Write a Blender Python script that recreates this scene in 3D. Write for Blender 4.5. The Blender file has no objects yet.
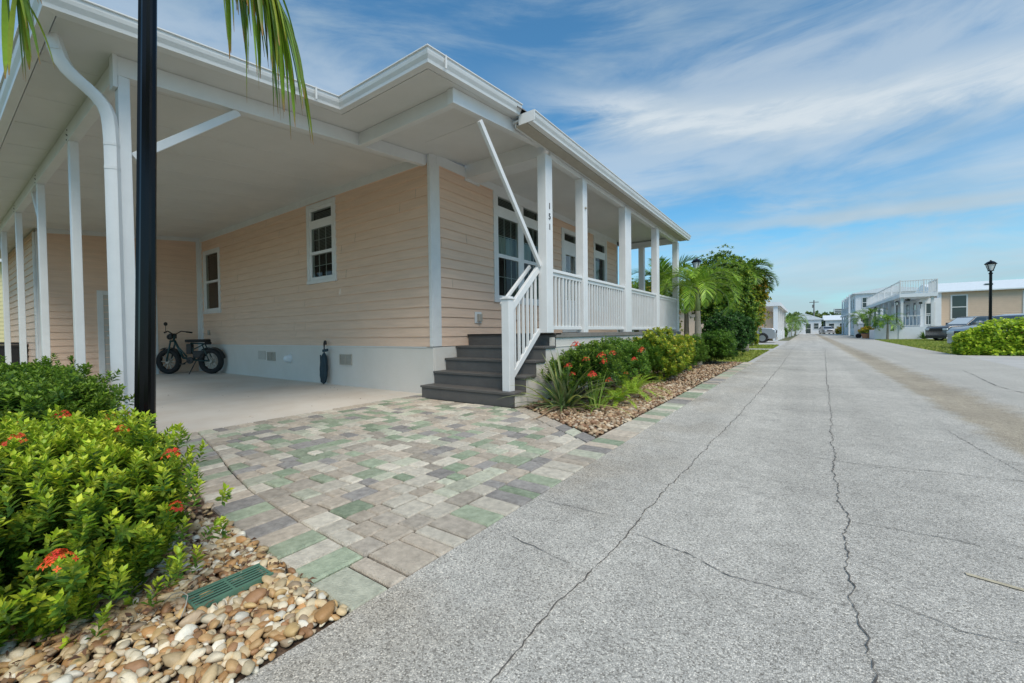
import bpy, math, random
import numpy as np
from mathutils import Vector, Matrix
random.seed(7); rng = np.random.default_rng(11)
S = bpy.context.scene; COL = S.collection
rad = math.radians

# ------------------------------------------------------------------ materials
def mat(name, col, rough=.6, var=.0, vscale=6., bump=0., bscale=60., metal=0., spec=.5, attr=False,
        stretch=None, col2=None, c2max=1., trans=0., coat=0.):
    m = bpy.data.materials.new(name); m.use_nodes = True
    nt = m.node_tree; N = nt.nodes; L = nt.links; b = N['Principled BSDF']
    b.inputs['Roughness'].default_value = rough; b.inputs['Metallic'].default_value = metal
    b.inputs['Specular IOR Level'].default_value = spec
    if coat: b.inputs['Coat Weight'].default_value = coat
    tc = N.new('ShaderNodeTexCoord'); mp = N.new('ShaderNodeMapping')
    L.new(tc.outputs['Object'], mp.inputs['Vector'])
    if stretch: mp.inputs['Scale'].default_value = stretch
    src = None
    if attr:
        a = N.new('ShaderNodeAttribute'); a.attribute_name = 'Col'; src = a.outputs['Color']
    if var > 0 or col2:
        n = N.new('ShaderNodeTexNoise'); n.inputs['Scale'].default_value = vscale
        n.inputs['Detail'].default_value = 6; n.inputs['Roughness'].default_value = .65
        L.new(mp.outputs[0], n.inputs['Vector'])
        if col2:
            r = N.new('ShaderNodeMapRange'); r.inputs['From Min'].default_value = .38; r.inputs['From Max'].default_value = .62; r.inputs['To Max'].default_value = c2max
            L.new(n.outputs['Fac'], r.inputs['Value'])
            x = N.new('ShaderNodeMix'); x.data_type = 'RGBA'
            x.inputs['A'].default_value = (*col, 1); x.inputs['B'].default_value = (*col2, 1)
            if src: L.new(src, x.inputs['A'])
            L.new(r.outputs[0], x.inputs['Factor']); src = x.outputs['Result']
        if var > 0:
            r = N.new('ShaderNodeMapRange'); r.inputs['From Min'].default_value = .3; r.inputs['From Max'].default_value = .7
            r.inputs['To Min'].default_value = 1-var; r.inputs['To Max'].default_value = 1+var
            L.new(n.outputs['Fac'], r.inputs['Value'])
            v = N.new('ShaderNodeVectorMath'); v.operation = 'SCALE'
            if src: L.new(src, v.inputs[0])
            else: v.inputs[0].default_value = col
            L.new(r.outputs[0], v.inputs['Scale']); src = v.outputs[0]
    if src: L.new(src, b.inputs['Base Color'])
    else: b.inputs['Base Color'].default_value = (*col, 1)
    if bump:
        n2 = N.new('ShaderNodeTexNoise'); n2.inputs['Scale'].default_value = bscale; n2.inputs['Detail'].default_value = 5
        L.new(mp.outputs[0], n2.inputs['Vector'])
        bp = N.new('ShaderNodeBump'); bp.inputs['Strength'].default_value = bump; bp.inputs['Distance'].default_value = .01
        L.new(n2.outputs['Fac'], bp.inputs['Height']); L.new(bp.outputs[0], b.inputs['Normal'])
    if trans:
        t = N.new('ShaderNodeBsdfTranslucent'); mx = N.new('ShaderNodeMixShader'); mx.inputs[0].default_value = trans
        if src: L.new(src, t.inputs['Color'])
        else: t.inputs['Color'].default_value = (*col, 1)
        L.new(b.outputs[0], mx.inputs[1]); L.new(t.outputs[0], mx.inputs[2])
        L.new(mx.outputs[0], N['Material Output'].inputs['Surface'])
    return m

M = {}
M['white'] = mat('white_aluminium', (.72,.72,.715), .38, .05, 3, .05, 40)
M['white2'] = mat('white_vinyl_trim', (.69,.69,.68), .5, .05, 4, .08, 50)
M['ceiling'] = mat('carport_ceiling', (.68,.67,.65), .45, .05, 1.5, .04, 8)
M['siding'] = mat('peach_siding', (.765,.55,.41), .65, .08, 1.6, .5, 30, stretch=(1,1,14))
M['stucco'] = mat('white_stucco', (.72,.685,.63), .85, .09, 1.6, .6, 120, col2=(.62,.585,.53))
M['tread'] = mat('grey_composite', (.105,.098,.092), .6, .12, 5, .25, 90)
M['deck'] = mat('deck_board', (.22,.20,.18), .7, .15, 5, .3, 90)
M['shingle'] = mat('shingle', (.16,.155,.15), .9, .3, 14, .8, 80)
M['black_metal'] = mat('black_metal', (.004,.004,.005), .18, .1, 6, .0, 20, spec=.25)
M['rubber'] = mat('rubber', (.015,.015,.015), .8, .2, 20, .3, 90)
M['dark'] = mat('interior', (.03,.03,.03), .9)
M['curtain'] = mat('curtain', (.6,.66,.66), .8, .05, 3)
M['blind'] = mat('blind_slat', (.30,.32,.30), .6, .05, 3)
M['doorpaint'] = mat('door_paint', (.50,.47,.42), .5, .04, 3)
M['vent'] = mat('vent_metal', (.42,.38,.32), .6, .1, 8)
M['chrome'] = mat('metal', (.5,.5,.5), .3, metal=1)
M['number'] = mat('number_plate', (.05,.05,.055), .4)
M['concrete'] = mat('concrete', (.74,.68,.60), .85, .12, 1.1, .35, 70, col2=(.58,.51,.43))
M['concrete2'] = mat('pale_concrete', (.48,.46,.43), .9, .12, 1.3, .3, 40)
M['sand'] = mat('joint_sand', (.03,.027,.022), 1., .3, 20, .5, 90)
M['paver'] = mat('paver', (.4,.4,.4), .88, .26, 22, .8, 150, attr=True, col2=(.44,.40,.33), c2max=.12)
M['pebble'] = mat('pebble', (.5,.4,.3), .55, .13, 45, .25, 60, attr=True)
M['mulch'] = mat('soil_mulch', (.06,.038,.025), 1., .5, 25, 1., 60, col2=(.13,.085,.055))
M['grass_soil'] = mat('grass_soil', (.10,.14,.035), 1., .3, 3, .6, 60, col2=(.15,.17,.05))
M['ground'] = mat('ground', (.12,.13,.06), 1., .3, .2, .3, 3)
M['leaf'] = mat('leaf', (.1,.2,.05), .42, .12, 40, attr=True, trans=.28, spec=.35)
M['petal'] = mat('petal', (.6,.05,.02), .6, .1, 40, attr=True, trans=.2)
M['bark'] = mat('bark', (.16,.12,.085), .9, .3, 20, .8, 50)
M['palmbark'] = mat('palm_bark', (.30,.27,.22), .9, .25, 14, .8, 30, stretch=(1,1,5))
M['shaft'] = mat('crownshaft', (.20,.27,.09), .5, .15, 8)
M['grate'] = mat('drain_grate', (.09,.19,.13), .55, .1, 20, .1, 60)
M['teal'] = mat('umbrella_cloth', (.025,.05,.065), .8, .2, 12, .2, 40)
M['bikeframe'] = mat('bike_frame', (.012,.05,.05), .35, spec=.6)
M['bin'] = mat('bin_plastic', (.012,.012,.013), .45, .1, 5)
M['yellow'] = mat('yellow_siding', (.74,.66,.36), .7, .05, 3)
M['whitepaint'] = mat('white_house_paint', (.74,.76,.78), .7, .05, 2)
M['greypaint'] = mat('pale_grey_paint', (.60,.64,.66), .7, .05, 2)
M['peachfar'] = mat('peach_far', (.66,.49,.36), .7, .05, 2)
M['roofwhite'] = mat('white_metal_roof', (.72,.76,.78), .4, .05, 2)
M['glassdark'] = mat('dark_glass', (.03,.045,.045), .06, spec=.8)
M['carglass'] = mat('car_glass', (.02,.025,.03), .04, spec=1.)
M['glareglass'] = mat('painted_glare_glass', (.62,.66,.68), .12, spec=.8)  # bright windscreen reflection painted in as a pale base colour
M['car_dark'] = mat('car_charcoal', (.07,.073,.08), .25, coat=.8)
M['car_silver'] = mat('car_silver', (.42,.43,.45), .3, metal=.5, coat=.8)
M['car_red'] = mat('car_red', (.20,.012,.015), .25, coat=.8)
M['car_white'] = mat('car_white', (.70,.71,.72), .3, coat=.8)
M['plastic'] = mat('black_plastic', (.02,.02,.02), .5)
M['lampglass'] = mat('headlight_glass', (.7,.72,.75), .1, spec=1.)
M['taillight'] = mat('taillight', (.4,.02,.02), .2)
M['frosted'] = mat('frosted_glass', (.72,.74,.72), .35)
M['terracotta'] = mat('terracotta', (.45,.22,.12), .8, .1, 5)
M['concrete_pole'] = mat('grey_pole', (.22,.22,.22), .8)
M['crack'] = mat('crack_fill', (.11,.10,.09), 1., .4, 40)
M['debris'] = mat('dead_leaf', (.20,.12,.06), .9, attr=True)
M['yellowpaint'] = mat('yellow_mark', (.48,.42,.30), .9, .3, 40)

def glass_mat():
    m = bpy.data.materials.new('window_glass'); m.use_nodes = True; nt = m.node_tree; N = nt.nodes; L = nt.links
    N.remove(N['Principled BSDF'])
    tr = N.new('ShaderNodeBsdfTransparent'); tr.inputs[0].default_value = (.55,.62,.58,1)
    gl = N.new('ShaderNodeBsdfGlossy'); gl.inputs['Roughness'].default_value = .02
    fr = N.new('ShaderNodeFresnel'); fr.inputs[0].default_value = 1.42
    cl = N.new('ShaderNodeMath'); cl.operation = 'MINIMUM'; cl.inputs[1].default_value = .22; L.new(fr.outputs[0], cl.inputs[0]); mx = N.new('ShaderNodeMixShader'); L.new(cl.outputs[0], mx.inputs[0]); L.new(tr.outputs[0], mx.inputs[1]); L.new(gl.outputs[0], mx.inputs[2])
    L.new(mx.outputs[0], N['Material Output'].inputs['Surface']); return m
M['glass'] = glass_mat()

def asphalt_mat():
    m = bpy.data.materials.new('aged_asphalt'); m.use_nodes = True; nt = m.node_tree; N = nt.nodes; L = nt.links
    b = N['Principled BSDF']; b.inputs['Roughness'].default_value = .9; b.inputs['Specular IOR Level'].default_value = .3
    tc = N.new('ShaderNodeTexCoord'); P = tc.outputs['Object']
    def noise(sc, det=4, ro=.6):
        n = N.new('ShaderNodeTexNoise'); n.inputs['Scale'].default_value = sc; n.inputs['Detail'].default_value = det
        n.inputs['Roughness'].default_value = ro; L.new(P, n.inputs['Vector']); return n
    def rng_(o, a, b_, c, d):
        r = N.new('ShaderNodeMapRange'); L.new(o, r.inputs['Value'])
        for k, v in zip(('From Min','From Max','To Min','To Max'), (a,b_,c,d)): r.inputs[k].default_value = v
        return r.outputs[0]
    def math_(op, a, b_=None):
        q = N.new('ShaderNodeMath'); q.operation = op
        for i, v in enumerate((a, b_)):
            if v is None: continue
            if isinstance(v, (int, float)): q.inputs[i].default_value = v
            else: L.new(v, q.inputs[i])
        return q.outputs[0]
    def mixc(f, a, b_):
        x = N.new('ShaderNodeMix'); x.data_type = 'RGBA'; L.new(f, x.inputs['Factor'])
        for k, v in (('A', a), ('B', b_)):
            if isinstance(v, tuple): x.inputs[k].default_value = (*v, 1)
            else: L.new(v, x.inputs[k])
        return x.outputs['Result']
    v1 = N.new('ShaderNodeTexVoronoi'); v1.inputs['Scale'].default_value = 205; L.new(P, v1.inputs['Vector'])
    sep = N.new('ShaderNodeSeparateColor'); L.new(v1.outputs['Color'], sep.inputs[0])
    chip = N.new('ShaderNodeValToRGB'); L.new(sep.outputs[0], chip.inputs[0])
    e = chip.color_ramp.elements; e[0].position = 0; e[0].color = (.20,.185,.16,1); e[1].position = 1; e[1].color = (.72,.67,.585,1)
    for p, c in ((.25,(.36,.34,.305,1)), (.62,(.47,.445,.40,1)), (.88,(.56,.53,.475,1))):
        k = chip.color_ramp.elements.new(p); k.color = c
    edge = rng_(v1.outputs['Distance'], .0, .9, 1.10, .72)
    fine = rng_(noise(300, 2).outputs['Fac'], .3, .7, .85, 1.15)
    mott = rng_(noise(9, 5).outputs['Fac'], .3, .7, .90, 1.10)
    big = rng_(noise(.7, 6, .65).outputs['Fac'], .32, .66, .84, 1.10)
    k = math_('MULTIPLY', math_('MULTIPLY', edge, fine), math_('MULTIPLY', mott, big))
    lm = N.new('ShaderNodeMapping'); lm.inputs['Scale'].default_value = (1.7,.07,1); L.new(P, lm.inputs['Vector'])
    ln_ = N.new('ShaderNodeTexNoise'); ln_.inputs['Scale'].default_value = 1.; ln_.inputs['Detail'].default_value = 4; L.new(lm.outputs[0], ln_.inputs['Vector'])
    k = math_('MULTIPLY', k, rng_(ln_.outputs['Fac'], .35, .65, .90, 1.09))
    k = math_('MULTIPLY', k, 1.24); sc = N.new('ShaderNodeVectorMath'); sc.operation = 'SCALE'; L.new(chip.outputs[0], sc.inputs[0]); L.new(k, sc.inputs['Scale'])
    # sediment-stained valley along the middle, warmer
    sx = N.new('ShaderNodeSeparateXYZ'); L.new(P, sx.inputs[0])
    wob = rng_(noise(1.6, 5, .6).outputs['Fac'], .2, .8, -.16, .16)
    wob2 = rng_(noise(25, 3, .6).outputs['Fac'], .2, .8, -.07, .07)
    xx = math_('ADD', math_('ADD', sx.outputs[0], wob), wob2)
    band = math_('MULTIPLY', rng_(xx, 1.24, 1.42, 0, 1), rng_(xx, 1.80, 2.08, 1, 0))
    brown = N.new('ShaderNodeVectorMath'); brown.operation = 'MULTIPLY'; L.new(sc.outputs[0], brown.inputs[0]); brown.inputs[1].default_value = (.80,.72,.60)
    c = mixc(math_('MULTIPLY', band, .9), sc.outputs[0], brown.outputs[0])
    # tan blotches by the paver edge
    near = rng_(sx.outputs[0], -1.25, -.5, 1, 0)
    bl = math_('MULTIPLY', near, rng_(noise(.9, 4).outputs['Fac'], .46, .62, 0, .55))
    tan = N.new('ShaderNodeVectorMath'); tan.operation = 'MULTIPLY'; L.new(c, tan.inputs[0]); tan.inputs[1].default_value = (.74,.66,.56)
    c = mixc(bl, c, tan.outputs[0])
    # aged, darker oily patches
    dk = rng_(noise(1.3, 7, .7).outputs['Fac'], .55, .70, 0, .45)
    dv = N.new('ShaderNodeVectorMath'); dv.operation = 'MULTIPLY'; L.new(c, dv.inputs[0]); dv.inputs[1].default_value = (.68,.68,.69)
    c = mixc(dk, c, dv.outputs[0])
    # right lane is paler, smoother
    rl = rng_(xx, 2.0, 2.3, 0, .55)
    c = mixc(rl, c, (.46,.435,.385))
    L.new(c, b.inputs['Base Color'])
    bp = N.new('ShaderNodeBump'); bp.inputs['Strength'].default_value = .55; bp.inputs['Distance'].default_value = .004
    h = math_('ADD', rng_(v1.outputs['Distance'], 0, .8, 1, 0), math_('MULTIPLY', noise(300,2).outputs['Fac'], .5))
    L.new(h, bp.inputs['Height']); L.new(bp.outputs[0], b.inputs['Normal'])
    return m
M['asphalt'] = asphalt_mat()

# ------------------------------------------------------------------ mesh builder
class MB:
    def __init__(s): s.v = []; s.f = []; s.c = []; s.cur = None
    def add(s, vs, fs):
        o = len(s.v); s.v += [tuple(x) for x in vs]; s.f += [tuple(i+o for i in f) for f in fs]
        if s.cur is not None: s.c += [s.cur]*len(vs)
        return s
    def box(s, a, b):
        x0,x1 = sorted((a[0],b[0])); y0,y1 = sorted((a[1],b[1])); z0,z1 = sorted((a[2],b[2]))
        return s.add([(x0,y0,z0),(x1,y0,z0),(x1,y1,z0),(x0,y1,z0),(x0,y0,z1),(x1,y0,z1),(x1,y1,z1),(x0,y1,z1)],
                     [(3,2,1,0),(4,5,6,7),(0,1,5,4),(1,2,6,5),(2,3,7,6),(3,0,4,7)])
    def bar(s, p, q, w, h, up=(0,0,1)):
        p = Vector(p); q = Vector(q); d = (q-p).normalized(); u = Vector(up)
        sd = d.cross(u); sd = sd.normalized() if sd.length > 1e-5 else Vector((1,0,0)); u = sd.cross(d).normalized()
        vs = []
        for c in (p, q):
            for a, b in ((-1,-1),(1,-1),(1,1),(-1,1)): vs.append(c + sd*a*w/2 + u*b*h/2)
        return s.add(vs, [(0,1,2,3),(7,6,5,4),(0,4,5,1),(1,5,6,2),(2,6,7,3),(3,7,4,0)])
    def tube(s, pts, r, n=8, cap=True):
        pts = [Vector(p) for p in pts]; rs = r if isinstance(r, (list, tuple)) else [r]*len(pts)
        vs = []; prev = None
        for i, p in enumerate(pts):
            d = (pts[min(i+1,len(pts)-1)] - pts[max(i-1,0)]).normalized()
            if prev is None:
                a = Vector((0,0,1)) if abs(d.z) < .9 else Vector((1,0,0)); sd = d.cross(a).normalized()
            else: sd = (prev - d*prev.dot(d)).normalized()
            prev = sd; u = d.cross(sd)
            for k in range(n):
                t = 2*math.pi*k/n; vs.append(p + (sd*math.cos(t)+u*math.sin(t))*rs[i])
        fs = []
        for i in range(len(pts)-1):
            for k in range(n):
                a = i*n+k; b = i*n+(k+1)%n; fs.append((a,b,b+n,a+n))
        if cap: fs.append(tuple(range(n-1,-1,-1))); fs.append(tuple(range((len(pts)-1)*n, len(pts)*n)))
        return s.add(vs, fs)
    def lathe(s, prof, c=(0,0,0), n=20, axis='z'):
        vs = []; fs = []
        for (r, z) in prof:
            for k in range(n):
                t = 2*math.pi*k/n; a, b = r*math.cos(t), r*math.sin(t)
                if axis == 'z': vs.append((c[0]+a, c[1]+b, c[2]+z))
                elif axis == 'y': vs.append((c[0]+a, c[1]+z, c[2]+b))
                else: vs.append((c[0]+z, c[1]+a, c[2]+b))
        for i in range(len(prof)-1):
            for k in range(n):
                a = i*n+k; b = i*n+(k+1)%n; fs.append((a,b,b+n,a+n))
        fs.append(tuple(range(n-1,-1,-1))); fs.append(tuple(range((len(prof)-1)*n, len(prof)*n)))
        return s.add(vs, fs)
    def prism(s, poly, a, b, axis='y'):
        n = len(poly)
        def P(p, t): return {'x': (t,p[0],p[1]), 'y': (p[0],t,p[1]), 'z': (p[0],p[1],t)}[axis]
        vs = [P(p,a) for p in poly]+[P(p,b) for p in poly]
        fs = [tuple(range(n-1,-1,-1)), tuple(range(n,2*n))]+[(i,(i+1)%n,(i+1)%n+n,i+n) for i in range(n)]
        return s.add(vs, fs)
    def build(s, name, m, parent=None, org=(0,0,0), bevel=0, smooth=False):
        me = bpy.data.meshes.new(name)
        o3 = Vector(org)
        me.from_pydata([(v[0]-o3.x, v[1]-o3.y, v[2]-o3.z) for v in s.v], [], s.f)
        if s.c:
            a = me.color_attributes.new('Col', 'FLOAT_COLOR', 'POINT')
            a.data.foreach_set('color', np.array([(*c,1) for c in s.c], dtype=np.float32).ravel())
        import bmesh
        bm = bmesh.new(); bm.from_mesh(me); bmesh.ops.recalc_face_normals(bm, faces=bm.faces); bm.to_mesh(me); bm.free()
        if smooth:
            me.polygons.foreach_set('use_smooth', [True]*len(me.polygons))
        me.materials.append(M[m] if isinstance(m, str) else m)
        o = bpy.data.objects.new(name, me); COL.objects.link(o)
        if parent is not None: o.parent = parent
        else: o.location = org
        if bevel:
            md = o.modifiers.new('bevel', 'BEVEL'); md.width = bevel; md.segments = 2; md.limit_method = 'ANGLE'; md.angle_limit = rad(40)
        return o
def smooth_angle(o, ang=35):
    me = o.data; me.polygons.foreach_set('use_smooth', [True]*len(me.polygons)); me.set_sharp_from_angle(angle=rad(ang))

def fast_mesh(name, V, F, C, m, parent=None, org=(0,0,0), smooth=False):
    """V (n,3), F (m,k) numpy, C (n,3) colours"""
    me = bpy.data.meshes.new(name); V = np.asarray(V, dtype=np.float32) - np.array(org, dtype=np.float32)
    F = np.asarray(F, dtype=np.int32); k = F.shape[1]
    me.vertices.add(len(V)); me.vertices.foreach_set('co', V.ravel())
    me.loops.add(F.size); me.loops.foreach_set('vertex_index', F.ravel())
    me.polygons.add(len(F)); me.polygons.foreach_set('loop_start', np.arange(0, F.size, k, dtype=np.int32))
    me.update(calc_edges=True)
    if C is not None and m == 'leaf': C = np.clip(C*np.array([1.45,1.32,1.1]),0,.9)
    if C is not None:
        a = me.color_attributes.new('Col', 'FLOAT_COLOR', 'POINT')
        a.data.foreach_set('color', np.concatenate([C, np.ones((len(C),1))], 1).astype(np.float32).ravel())
    if smooth: me.polygons.foreach_set('use_smooth', [True]*len(F))
    me.materials.append(M[m]); me.validate()
    o = bpy.data.objects.new(name, me); COL.objects.link(o)
    if parent is not None: o.parent = parent
    else: o.location = org
    return o

def tag(o, label=None, cat=None, group=None, kind=None):
    if label: o['label'] = label
    if cat: o['category'] = cat
    if group: o['group'] = group
    if kind: o['kind'] = kind
    return o
def thing(name, label, cat, loc=(0,0,0), rz=0, group=None):
    o = bpy.data.objects.new(name, None); COL.objects.link(o); o.location = loc; o.rotation_euler = (0,0,rz)
    o.empty_display_size = .3
    return tag(o, label, cat, group)
def copy_tree(o, parent=None):
    c = o.copy(); COL.objects.link(c)
    if parent is not None: c.parent = parent
    for ch in list(o.children): copy_tree(ch, c)
    return c
def struct(o): o['kind'] = 'structure'; return o

# ------------------------------------------------------------------ camera
H = .95
yaw, pitch, roll = rad(35.2), rad(-1.1), rad(-.75)
cy, sy, cp, sp = math.cos(yaw), math.sin(yaw), math.cos(pitch), math.sin(pitch)
Fw = Vector((-sy*cp, cy*cp, sp)); r0 = Vector((cy, sy, 0)); u0 = r0.cross(Fw)
Rr = r0*math.cos(roll)+u0*math.sin(roll); Uu = -r0*math.sin(roll)+u0*math.cos(roll)
cd = bpy.data.cameras.new('camera'); cam = bpy.data.objects.new('camera', cd); COL.objects.link(cam)
cd.sensor_fit = 'HORIZONTAL'; cd.sensor_width = 36; cd.lens = 418/1024*36; cd.clip_start = .05; cd.clip_end = 3000
cam.matrix_world = Matrix(((Rr.x,Uu.x,-Fw.x,0),(Rr.y,Uu.y,-Fw.y,0),(Rr.z,Uu.z,-Fw.z,H),(0,0,0,1)))
S.camera = cam

# ------------------------------------------------------------------ world and sun
EL, ROT = rad(52), rad(125)
def world():
    w = bpy.data.worlds.new('World'); S.world = w; w.use_nodes = True; nt = w.node_tree; N = nt.nodes; L = nt.links
    bg = N['Background']; bg.inputs['Strength'].default_value = .122
    sky = N.new('ShaderNodeTexSky'); sky.sky_type = 'NISHITA'; sky.sun_disc = False
    sky.sun_elevation = EL; sky.sun_rotation = ROT; sky.altitude = 0; sky.air_density = 1.0; sky.dust_density = .5; sky.ozone_density = 1.5
    tc = N.new('ShaderNodeTexCoord'); nm = N.new('ShaderNodeVectorMath'); nm.operation = 'NORMALIZE'; L.new(tc.outputs['Generated'], nm.inputs[0])
    sx = N.new('ShaderNodeSeparateXYZ'); L.new(nm.outputs[0], sx.inputs[0])
    def mth(op, a, b=None):
        q = N.new('ShaderNodeMath'); q.operation = op
        for i, v in enumerate((a, b)):
            if v is None: continue
            if isinstance(v, (int, float)): q.inputs[i].default_value = v
            else: L.new(v, q.inputs[i])
        return q.outputs[0]
    def mr(o, a, b, c, d, sm=True):
        r = N.new('ShaderNodeMapRange'); r.interpolation_type = 'SMOOTHSTEP' if sm else 'LINEAR'; L.new(o, r.inputs['Value'])
        for k, v in zip(('From Min','From Max','To Min','To Max'), (a,b,c,d)): r.inputs[k].default_value = v
        return r.outputs[0]
    X, Y, Z = sx.outputs
    azi = mth('ARCTAN2', X, Y); hor = mth('SQRT', mth('ADD', mth('MULTIPLY', X, X), mth('MULTIPLY', Y, Y))); ele = mth('DIVIDE', Z, mth('MAXIMUM', hor, .05))
    def noise(st, off, det=8, ro=.6, dis=0, rot=0):
        mp = N.new('ShaderNodeMapping'); mp.inputs['Scale'].default_value = st; mp.inputs['Location'].default_value = off; mp.inputs['Rotation'].default_value = (rot,0,0)
        L.new(nm.outputs[0], mp.inputs['Vector']); n = N.new('ShaderNodeTexNoise'); n.inputs['Scale'].default_value = 1.
        n.inputs['Detail'].default_value = det; n.inputs['Roughness'].default_value = ro; n.inputs['Distortion'].default_value = dis
        L.new(mp.outputs[0], n.inputs['Vector']); return n.outputs['Fac']
    n1 = noise((2.2,2.2,11), (3.1,1.7,.4), 9, .62, .6); n2 = noise((1.3,1.3,4.5), (7.3,2.2,0), 5, .55, .3); n3 = noise((5,5,26), (1.3,5.7,2), 8, .65, .5)
    wig = mth('MULTIPLY', mth('SUBTRACT', n2, .5), .16); wig = mth('ADD', wig, mth('MULTIPLY', mth('SUBTRACT', n1, .5), .16)); wig = mth('ADD', wig, mth('MULTIPLY', mth('SUBTRACT', n3, .5), .05))
    def band(e0, k, a0, w, lo, hi, strength, soft=.5, wg=1.):
        c = mth('ADD', mth('MULTIPLY', mth('SUBTRACT', azi, a0), k), e0); dlt = mth('ABSOLUTE', mth('SUBTRACT', mth('ADD', ele, mth('MULTIPLY', wig, wg)), c))
        m_ = mr(dlt, w*soft*.3, w*1.5, 1, 0); m_ = mth('MULTIPLY', m_, mth('MULTIPLY', mr(azi, lo, lo+.45, 0, 1), mr(azi, hi, hi+.5, 1, 0)))
        return mth('MULTIPLY', m_, strength)
    tex = mr(n1, .36, .66, .25, 1.0)
    base = mr(mth('ADD', mth('MULTIPLY', n1, .6), mth('MULTIPLY', n2, .5)), .46, .68, .0, .55)
    b1 = mth('MULTIPLY', band(.455, -.17, 0, .050, -.75, .9, .72), mr(n3, .3, .6, .6, 1))
    b2 = band(.212, -.05, 0, .014, -.35, .12, .75, .5, .25)
    b3 = mth('MULTIPLY', band(.25, .1, .27, .055, .0, .8, .6), 1.)
    b5 = mth('MULTIPLY', band(.33, -.25, -.3, .03, -.9, .0, .4), tex)
    low = mth('MULTIPLY', mr(ele, .02, .24, .75, .0), mr(n1, .35, .62, .35, 1))
    mask = base
    for q in (b1, b2, b3, b5, low): mask = mth('SUBTRACT', 1., mth('MULTIPLY', mth('SUBTRACT', 1., mask), mth('SUBTRACT', 1., q)))
    mask = mth('MINIMUM', mask, .94)
    hz = mr(ele, 0, .07, .35, 0); mask = mth('MAXIMUM', mask, hz)
    shade = mth('MAXIMUM', mr(n2, .46, .66, 0, .5), b1)
    cc = N.new('ShaderNodeMix'); cc.data_type = 'RGBA'; L.new(shade, cc.inputs['Factor'])
    cc.inputs['A'].default_value = (2.45,3.05,3.45,1); cc.inputs['B'].default_value = (4.5,4.75,4.85,1)
    tint = N.new('ShaderNodeVectorMath'); tint.operation = 'MULTIPLY'; L.new(sky.outputs[0], tint.inputs[0]); tint.inputs[1].default_value = (.42,.80,.90)
    mx = N.new('ShaderNodeMix'); mx.data_type = 'RGBA'; L.new(mask, mx.inputs['Factor']); L.new(tint.outputs[0], mx.inputs['A']); L.new(cc.outputs['Result'], mx.inputs['B'])
    L.new(mx.outputs['Result'], bg.inputs['Color'])
world()
sd = bpy.data.lights.new('sun', 'SUN'); sd.energy = 2.0; sd.angle = rad(34); sd.color = (1,.90,.77)
so = bpy.data.objects.new('sun', sd); COL.objects.link(so)
sdir = Vector((math.sin(ROT)*math.cos(EL), math.cos(ROT)*math.cos(EL), math.sin(EL)))
so.rotation_euler = sdir.to_track_quat('Z','Y').to_euler(); so.location = sdir*50
S.view_settings.view_transform = 'Standard'; S.view_settings.look = 'None'; S.view_settings.exposure = .62; S.view_settings.gamma = 1
S.cycles.max_bounces = 8; S.cycles.diffuse_bounces = 5; S.cycles.transparent_max_bounces = 12

# ------------------------------------------------------------------ ground and road
def grid_sheet(name, xs, ys, zf, m):
    V = [(x,y,zf(x,y)) for y in ys for x in xs]; n = len(xs)
    Fc = [(j*n+i, j*n+i+1, (j+1)*n+i+1, (j+1)*n+i) for j in range(len(ys)-1) for i in range(n-1)]
    return struct(fast_mesh(name, np.array(V), np.array(Fc), None, m))
grid_sheet('ground', [-700,-100,-8,0,8,100,700], [-300,-20,60,150,1500], lambda x,y: -.06, 'ground')
def interp(x, xs, ys): return float(np.interp(x, xs, ys))
def road_right(y): return interp(y, [-30,13.4,15.3,20,30.5,42.6,48,60,118], [7.5,3.9,4.1,4.25,4.4,4.66,4.9,5.0,5.6])
def zroad(x): return -.028*math.exp(-((x-1.62)/.28)**2)
ys = list(np.concatenate([np.arange(-30,0,5), np.arange(0,20,2.), np.arange(20,125,5)]))
xsn = [-1.28,-.6,0,.6,1.1,1.3,1.45,1.6,1.75,1.9,2.1,2.5,3.2]
V = []; Fc = []
for y in ys:
    for x in xsn: V.append((x,y,zroad(x)))
    V.append((road_right(y), y, 0))
n = len(xsn)+1
for j in range(len(ys)-1):
    for i in range(n-1): Fc.append((j*n+i, j*n+i+1, (j+1)*n+i+1, (j+1)*n+i))
road = struct(fast_mesh('road', np.array(V), np.array(Fc), None, 'asphalt'))

def crack(pts, w, amp=.012, seed=0, main=False):
    r = random.Random(seed); P = []
    for i in range(len(pts)-1):
        a = Vector((*pts[i],0)); b = Vector((*pts[i+1],0)); L_ = (b-a).length
        step = .02 if a.y < 6 else .12
        k = max(2, int(L_/step))
        for j in range(k): P.append(a.lerp(b, j/k))
    P.append(Vector((*pts[-1],0)))
    off = 0; mb = MB(); vs = []
    for i, p in enumerate(P):
        d = (P[min(i+1,len(P)-1)]-P[max(i-1,0)]).normalized(); nn = Vector((-d.y,d.x,0))
        off = off*.85 + r.uniform(-1,1)*amp; ww = w*r.uniform(.25,1.5)*(1 if p.y < 8 else 1.6)
        taper = 1 if main else .75*min(1, (len(P)-1-i)/20+.1, i/12+.3)
        c = p+nn*off; z = zroad(c.x)+.004
        vs += [(c.x-nn.x*ww*taper/2, c.y-nn.y*ww*taper/2, z), (c.x+nn.x*ww*taper/2, c.y+nn.y*ww*taper/2, z)]
    mb.add(vs, [(2*i,2*i+1,2*i+3,2*i+2) for i in range(len(P)-1)])
    mb.build('crack', 'crack', road)
crack([(-.72,.3),(-.7,.89),(-.71,1.07),(-.7,1.45),(-.7,1.99),(-.66,3.73),(-.62,5.34),(-.58,9),(-.55,13.9),(-.6,24),(-.5,45),(-.5,70)], .0045, .006, 1, True)
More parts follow.
